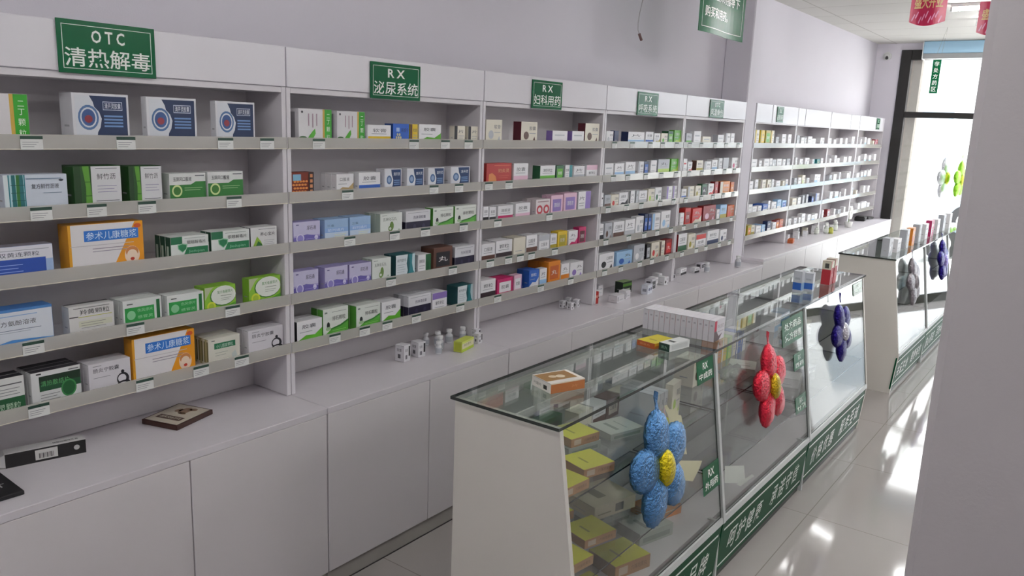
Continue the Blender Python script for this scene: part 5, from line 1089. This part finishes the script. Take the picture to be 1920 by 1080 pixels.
flower(6.47, .765, .18, '8c868c', 'a8a4a8', 'silver-grey foil flower balloon on the far counter', 10)
flower(7.72, .78, .18, '1f1270', 'a79cdc', 'purple foil flower balloon with lilac centre on the far counter', 0)
flower(.775, 1.36, .245, 'd6dade', 'c4c83c', 'white foil flower balloon with yellow centre on the storefront glass', 10, True, plane='wall', x=.78, rz=-.12)
bpy.context.view_layer.update()
fo = [o for o in COL.objects if o.name.startswith('flower_balloon')]
fo[-1].location = (.78, 10.79, 1.36)
g_ = flower(.775, 1.36, .22, '8cc832', 'd2d84c', 'lime green foil balloon beside the white one on the storefront', 0, True, plane='wall', x=.95, rz=-.1)
g_.location = (.94, 10.80, 1.35)

# ------------------------------------------------------------------ hanging things
def cord(pts, r, m, name='cord', parent=None):
    b = MB()
    for p, q in zip(pts, pts[1:]): b.cyl(p, q, r, m, 6)
    return b.build(name, parent)
th = thing('hanging_notice', 'green hanging notice in front of the wall column, lettered in white', 'sign', (.33, 0, 0))
b = MB(); ya, yb, za, zb = 4.52, 5.21, 2.375, 2.78
def wav(y): return .012*math.sin((y-4.5)*9)
N = 14; v = []; 
for i in range(N+1):
    y = ya+(yb-ya)*i/N
    for (dx, zz) in ((0, za), (0, zb), (.003, za), (.003, zb)): v.append((wav(y)+dx, y, zz))
f = []
for i in range(N):
    a = i*4; c = a+4; f += [(a, a+1, c+1, c), (a+2, c+2, c+3, a+3), (a, c, c+2, a+2), (a+1, a+3, c+3, c+1)]
f += [(0, 2, 3, 1), (N*4, N*4+1, N*4+3, N*4+2)]
b.add(v, f, mat('glossy_green_board', '14603c', .35, noise=.03, spec=.12)); b.build('notice_board', th)
t = MB()
for (txt, zz, yy, wd) in (('本柜药品', 2.665, 4.6, .30), ('请在医师的指导下', 2.565, 4.58, .55), ('购买和用药。', 2.465, 4.58, .38)):
    V, Fs, Wd = glyphs(txt, .015); s_ = .062; sx = wd/Wd
    t.add([(wav(yy+x*sx)+.0045, yy+x*sx, zz+y_*s_) for x, y_ in V], Fs, M_signw)
t.build('lettering', th)
b = MB()
for (p, q, r, s) in ((ya+.03, yb-.03, za+.03, za+.034), (ya+.03, ya+.034, za+.03, zb-.03), (yb-.034, yb-.03, za+.03, zb-.03)):
    n2 = 10 if q-p > .1 else 1
    for i in range(n2):
        p1, q1 = p+(q-p)*i/n2, p+(q-p)*(i+1)/n2
        b.add([(wav(p1)+.0042, p1, r), (wav(q1)+.0042, q1, r), (wav(q1)+.0042, q1, s), (wav(p1)+.0042, p1, s)], [(0, 1, 2, 3)], M_signw)
b.build('border_line', th)
for y in (4.6, 5.13): cord([(wav(y)+.002, y, 2.78), (0, y, CEIL-.001)], .001, M_line, 'hanging_string', th)
# loose cable with a plug end
tag(cord([(-.1, 4.63, CEIL), (-.1, 4.64, 2.62), (-.1, 4.62, 2.56), (-.1, 4.60, 2.50), (-.1, 4.588, 2.44), (-.1, 4.592, 2.40), (-.1, 4.615, 2.375)], .0028, mat('grey_cable', 'a8a2a6', .5), 'loose_cable'), 'thin grey loose cable hanging from the ceiling near the wall', 'cable')
o = [o for o in COL.objects if o.name == 'loose_cable'][0]
b = MB(); b.cyl((-.1, 4.612, 2.378), (-.1, 4.645, 2.345), .009, mat('plug_brown', '7a5a58', .5), 10); b.build('cable_plug', o)

def banner(x0, x1, y, z0, z1, label, txt):
    th = thing('hanging_banner', label, 'banner', (x0, y, 0), group='red hanging banners')
    W = x1-x0; N = 16; b = MB(); v = []; f = []
    def zz0(u): return z0+.03*(1-math.sin(PI*u))
    def wv(u): return .012*math.sin(u*7)
    for i in range(N+1):
        u = i/N
        for dy in (0, .0015): v += [(u*W, wv(u)+dy, zz0(u)), (u*W, wv(u)+dy, z1)]
    for i in range(N): a = i*4; c = a+4; f += [(a, c, c+1, a+1), (a+2, a+3, c+3, c+2), (a, a+2, c+2, c), (a+1, c+1, c+3, a+3)]
    f += [(0, 1, 3, 2), (N*4, N*4+2, N*4+3, N*4+1)]
    b.add(v, f, mat('red_banner_film', 'b8204c', .3, noise=.12, scale=6)); b.build('banner_sheet', th)
    t = MB(); V, Fs, Wd = glyphs(txt, .02); s_ = .085; sx = W*.8/Wd
    t.add([(W*.1+x*sx, wv(.1+x*sx/W)-.004, z0+.12+y_*s_) for x, y_ in V], Fs, mat('gold_script', 'd8bc86', .35, noise=.05))
    for q in range(9):
        u0 = .06+.095*q; zc_ = z0+.045+.02*math.sin(q*2.1); pts = [(u0, zc_), (u0+.02, zc_-.012), (u0+.09, zc_+.035), (u0+.07, zc_+.042)]
        t.add([(W*min(.97, u), wv(min(.97, u))-.004, zz) for u, zz in pts], [(0, 1, 2, 3)], mat('pink_script', 'e6a4c4', .35, noise=.05))
    t.build('lettering', th)
    for u in (.1, .9): cord([(W*u, wv(u), z1), (W*u, 0, CEIL-.001)], .001, M_line, 'hanging_string', th)
banner(1.03, 1.265, 6.6, 2.605, 2.85, 'red pink hanging banner with gold script under the ceiling', '盛大开业')
banner(1.36, 1.60, 7.4, 2.61, 2.87, 'red hanging banner half hidden by the foreground pillar', '盛大开业')
th = thing('hanging_sign', 'narrow vertical green hanging sign in front of the storefront glass', 'sign', (.71, 9.5, 2.277))
b = MB(); b.box(0, .078, 0, .004, 0, .34, M_green, b=.001); b.build('sign_board', th)
t = MB()
for k, ch in enumerate('非处方药区'): put_text(t, ch, (.016, -.0006, .275-.064*k), (1, 0, 0), (0, 0, 1), M_signw, .048, .046, .015)
t.build('lettering', th)
for x in (.012, .066): cord([(x, .002, .34), (.085, .05, CEIL-2.278)], .0012, mat('string_grey', '9a9690', .6), 'hanging_string', th)

# ceiling tube lights (two visible beyond, the rest unseen, added to fill shelves and worktops with light)
def tube(x, y, label, on=True):
    th = thing('tube_light', label, 'ceiling light', (x, y, CEIL), group='ceiling tube lights')
    b = MB(); b.box(-.6, .6, -.03, .03, -.03, -.0005, mat('white_enamel', 'e6e6e4', .35), b=.003); b.build('light_housing', th)
    b = MB(); b.cyl((-.585, 0, -.046), (.585, 0, -.046), .014, mat('tube_glow', 'ffffff', .5, noise=0, emit=TUBE), 14); b.build('tube', th)
    for s_ in (-1, 1):
        b = MB(); b.box(s_*.594-.008, s_*.594+.008, -.02, .02, -.064, -.0305, mat('tube_cap', 'b4b4b4', .4)); b.build('end_cap', th)
TUBE = 60
tube(1.66, 8.0, 'lit ceiling tube light beside the red banner'); tube(1.72, 9.05, 'lit ceiling tube light nearer the storefront, partly behind the pillar')
for x, y, l in ((2.3, 5.4, 'over the far end of the near counter'), (4.5, 5.6, 'on the right side of the shop'), (4.5, 3.6, 'on the right side behind the pillar'), (4.5, 2.2, 'right of the pillar'), (2.1, 3.2, 'over the near counter aisle'), (1.6, .3, 'over the near cabinets'), (1.6, -1.6, 'behind the camera')): tube(x, y, 'added unseen fill tube light '+l)

# roller shutter box above the entrance
th = thing('roller_shutter_box', 'pale blue box above the storefront glass, grey strip beneath', 'shutter box', (.345, END-.032, 2.75))
b = MB(); b.box(0, 2.6, -.16, 0, .06, .197, mat('pale_blue_sheet', '9ec4dc', .3, noise=.03, scale=4), b=.006); b.build('box_cover', th)
b = MB(); b.box(.0, 2.6, -.14, -.01, 0, .059, mat('grey_louvre', '9a9c9c', .4), b=.002); b.build('lower_strip', th)
for s_ in (0, 1): b = MB(); b.box(-.008 if s_ == 0 else 2.6005, -.0005 if s_ == 0 else 2.608, -.165, 0, -.01, .198, mat('white_enamel', 'e6e6e4', .35)); b.build('end_cap', th)
# camera on the end wall
th = thing('security_camera', 'small dome security camera on the corner wall beside the storefront frame', 'camera', (-.09, END, 2.80))
b = MB(); b.cyl((0, 0, 0), (0, -.02, 0), .05, mat('camera_white', 'd6d6d4', .4), 20); b.build('camera_base', th)
b = MB(); b.ellipsoid((0, -.035, -.005), (.038, .034, .038), mat('camera_white', 'd6d6d4', .4), 18, 12); b.build('camera_ball', th)
b = MB(); b.cyl((.006, -.055, -.015), (.012, -.078, -.03), .018, mat('camera_dark', '2a2a2c', .2), 14); b.build('lens', th)
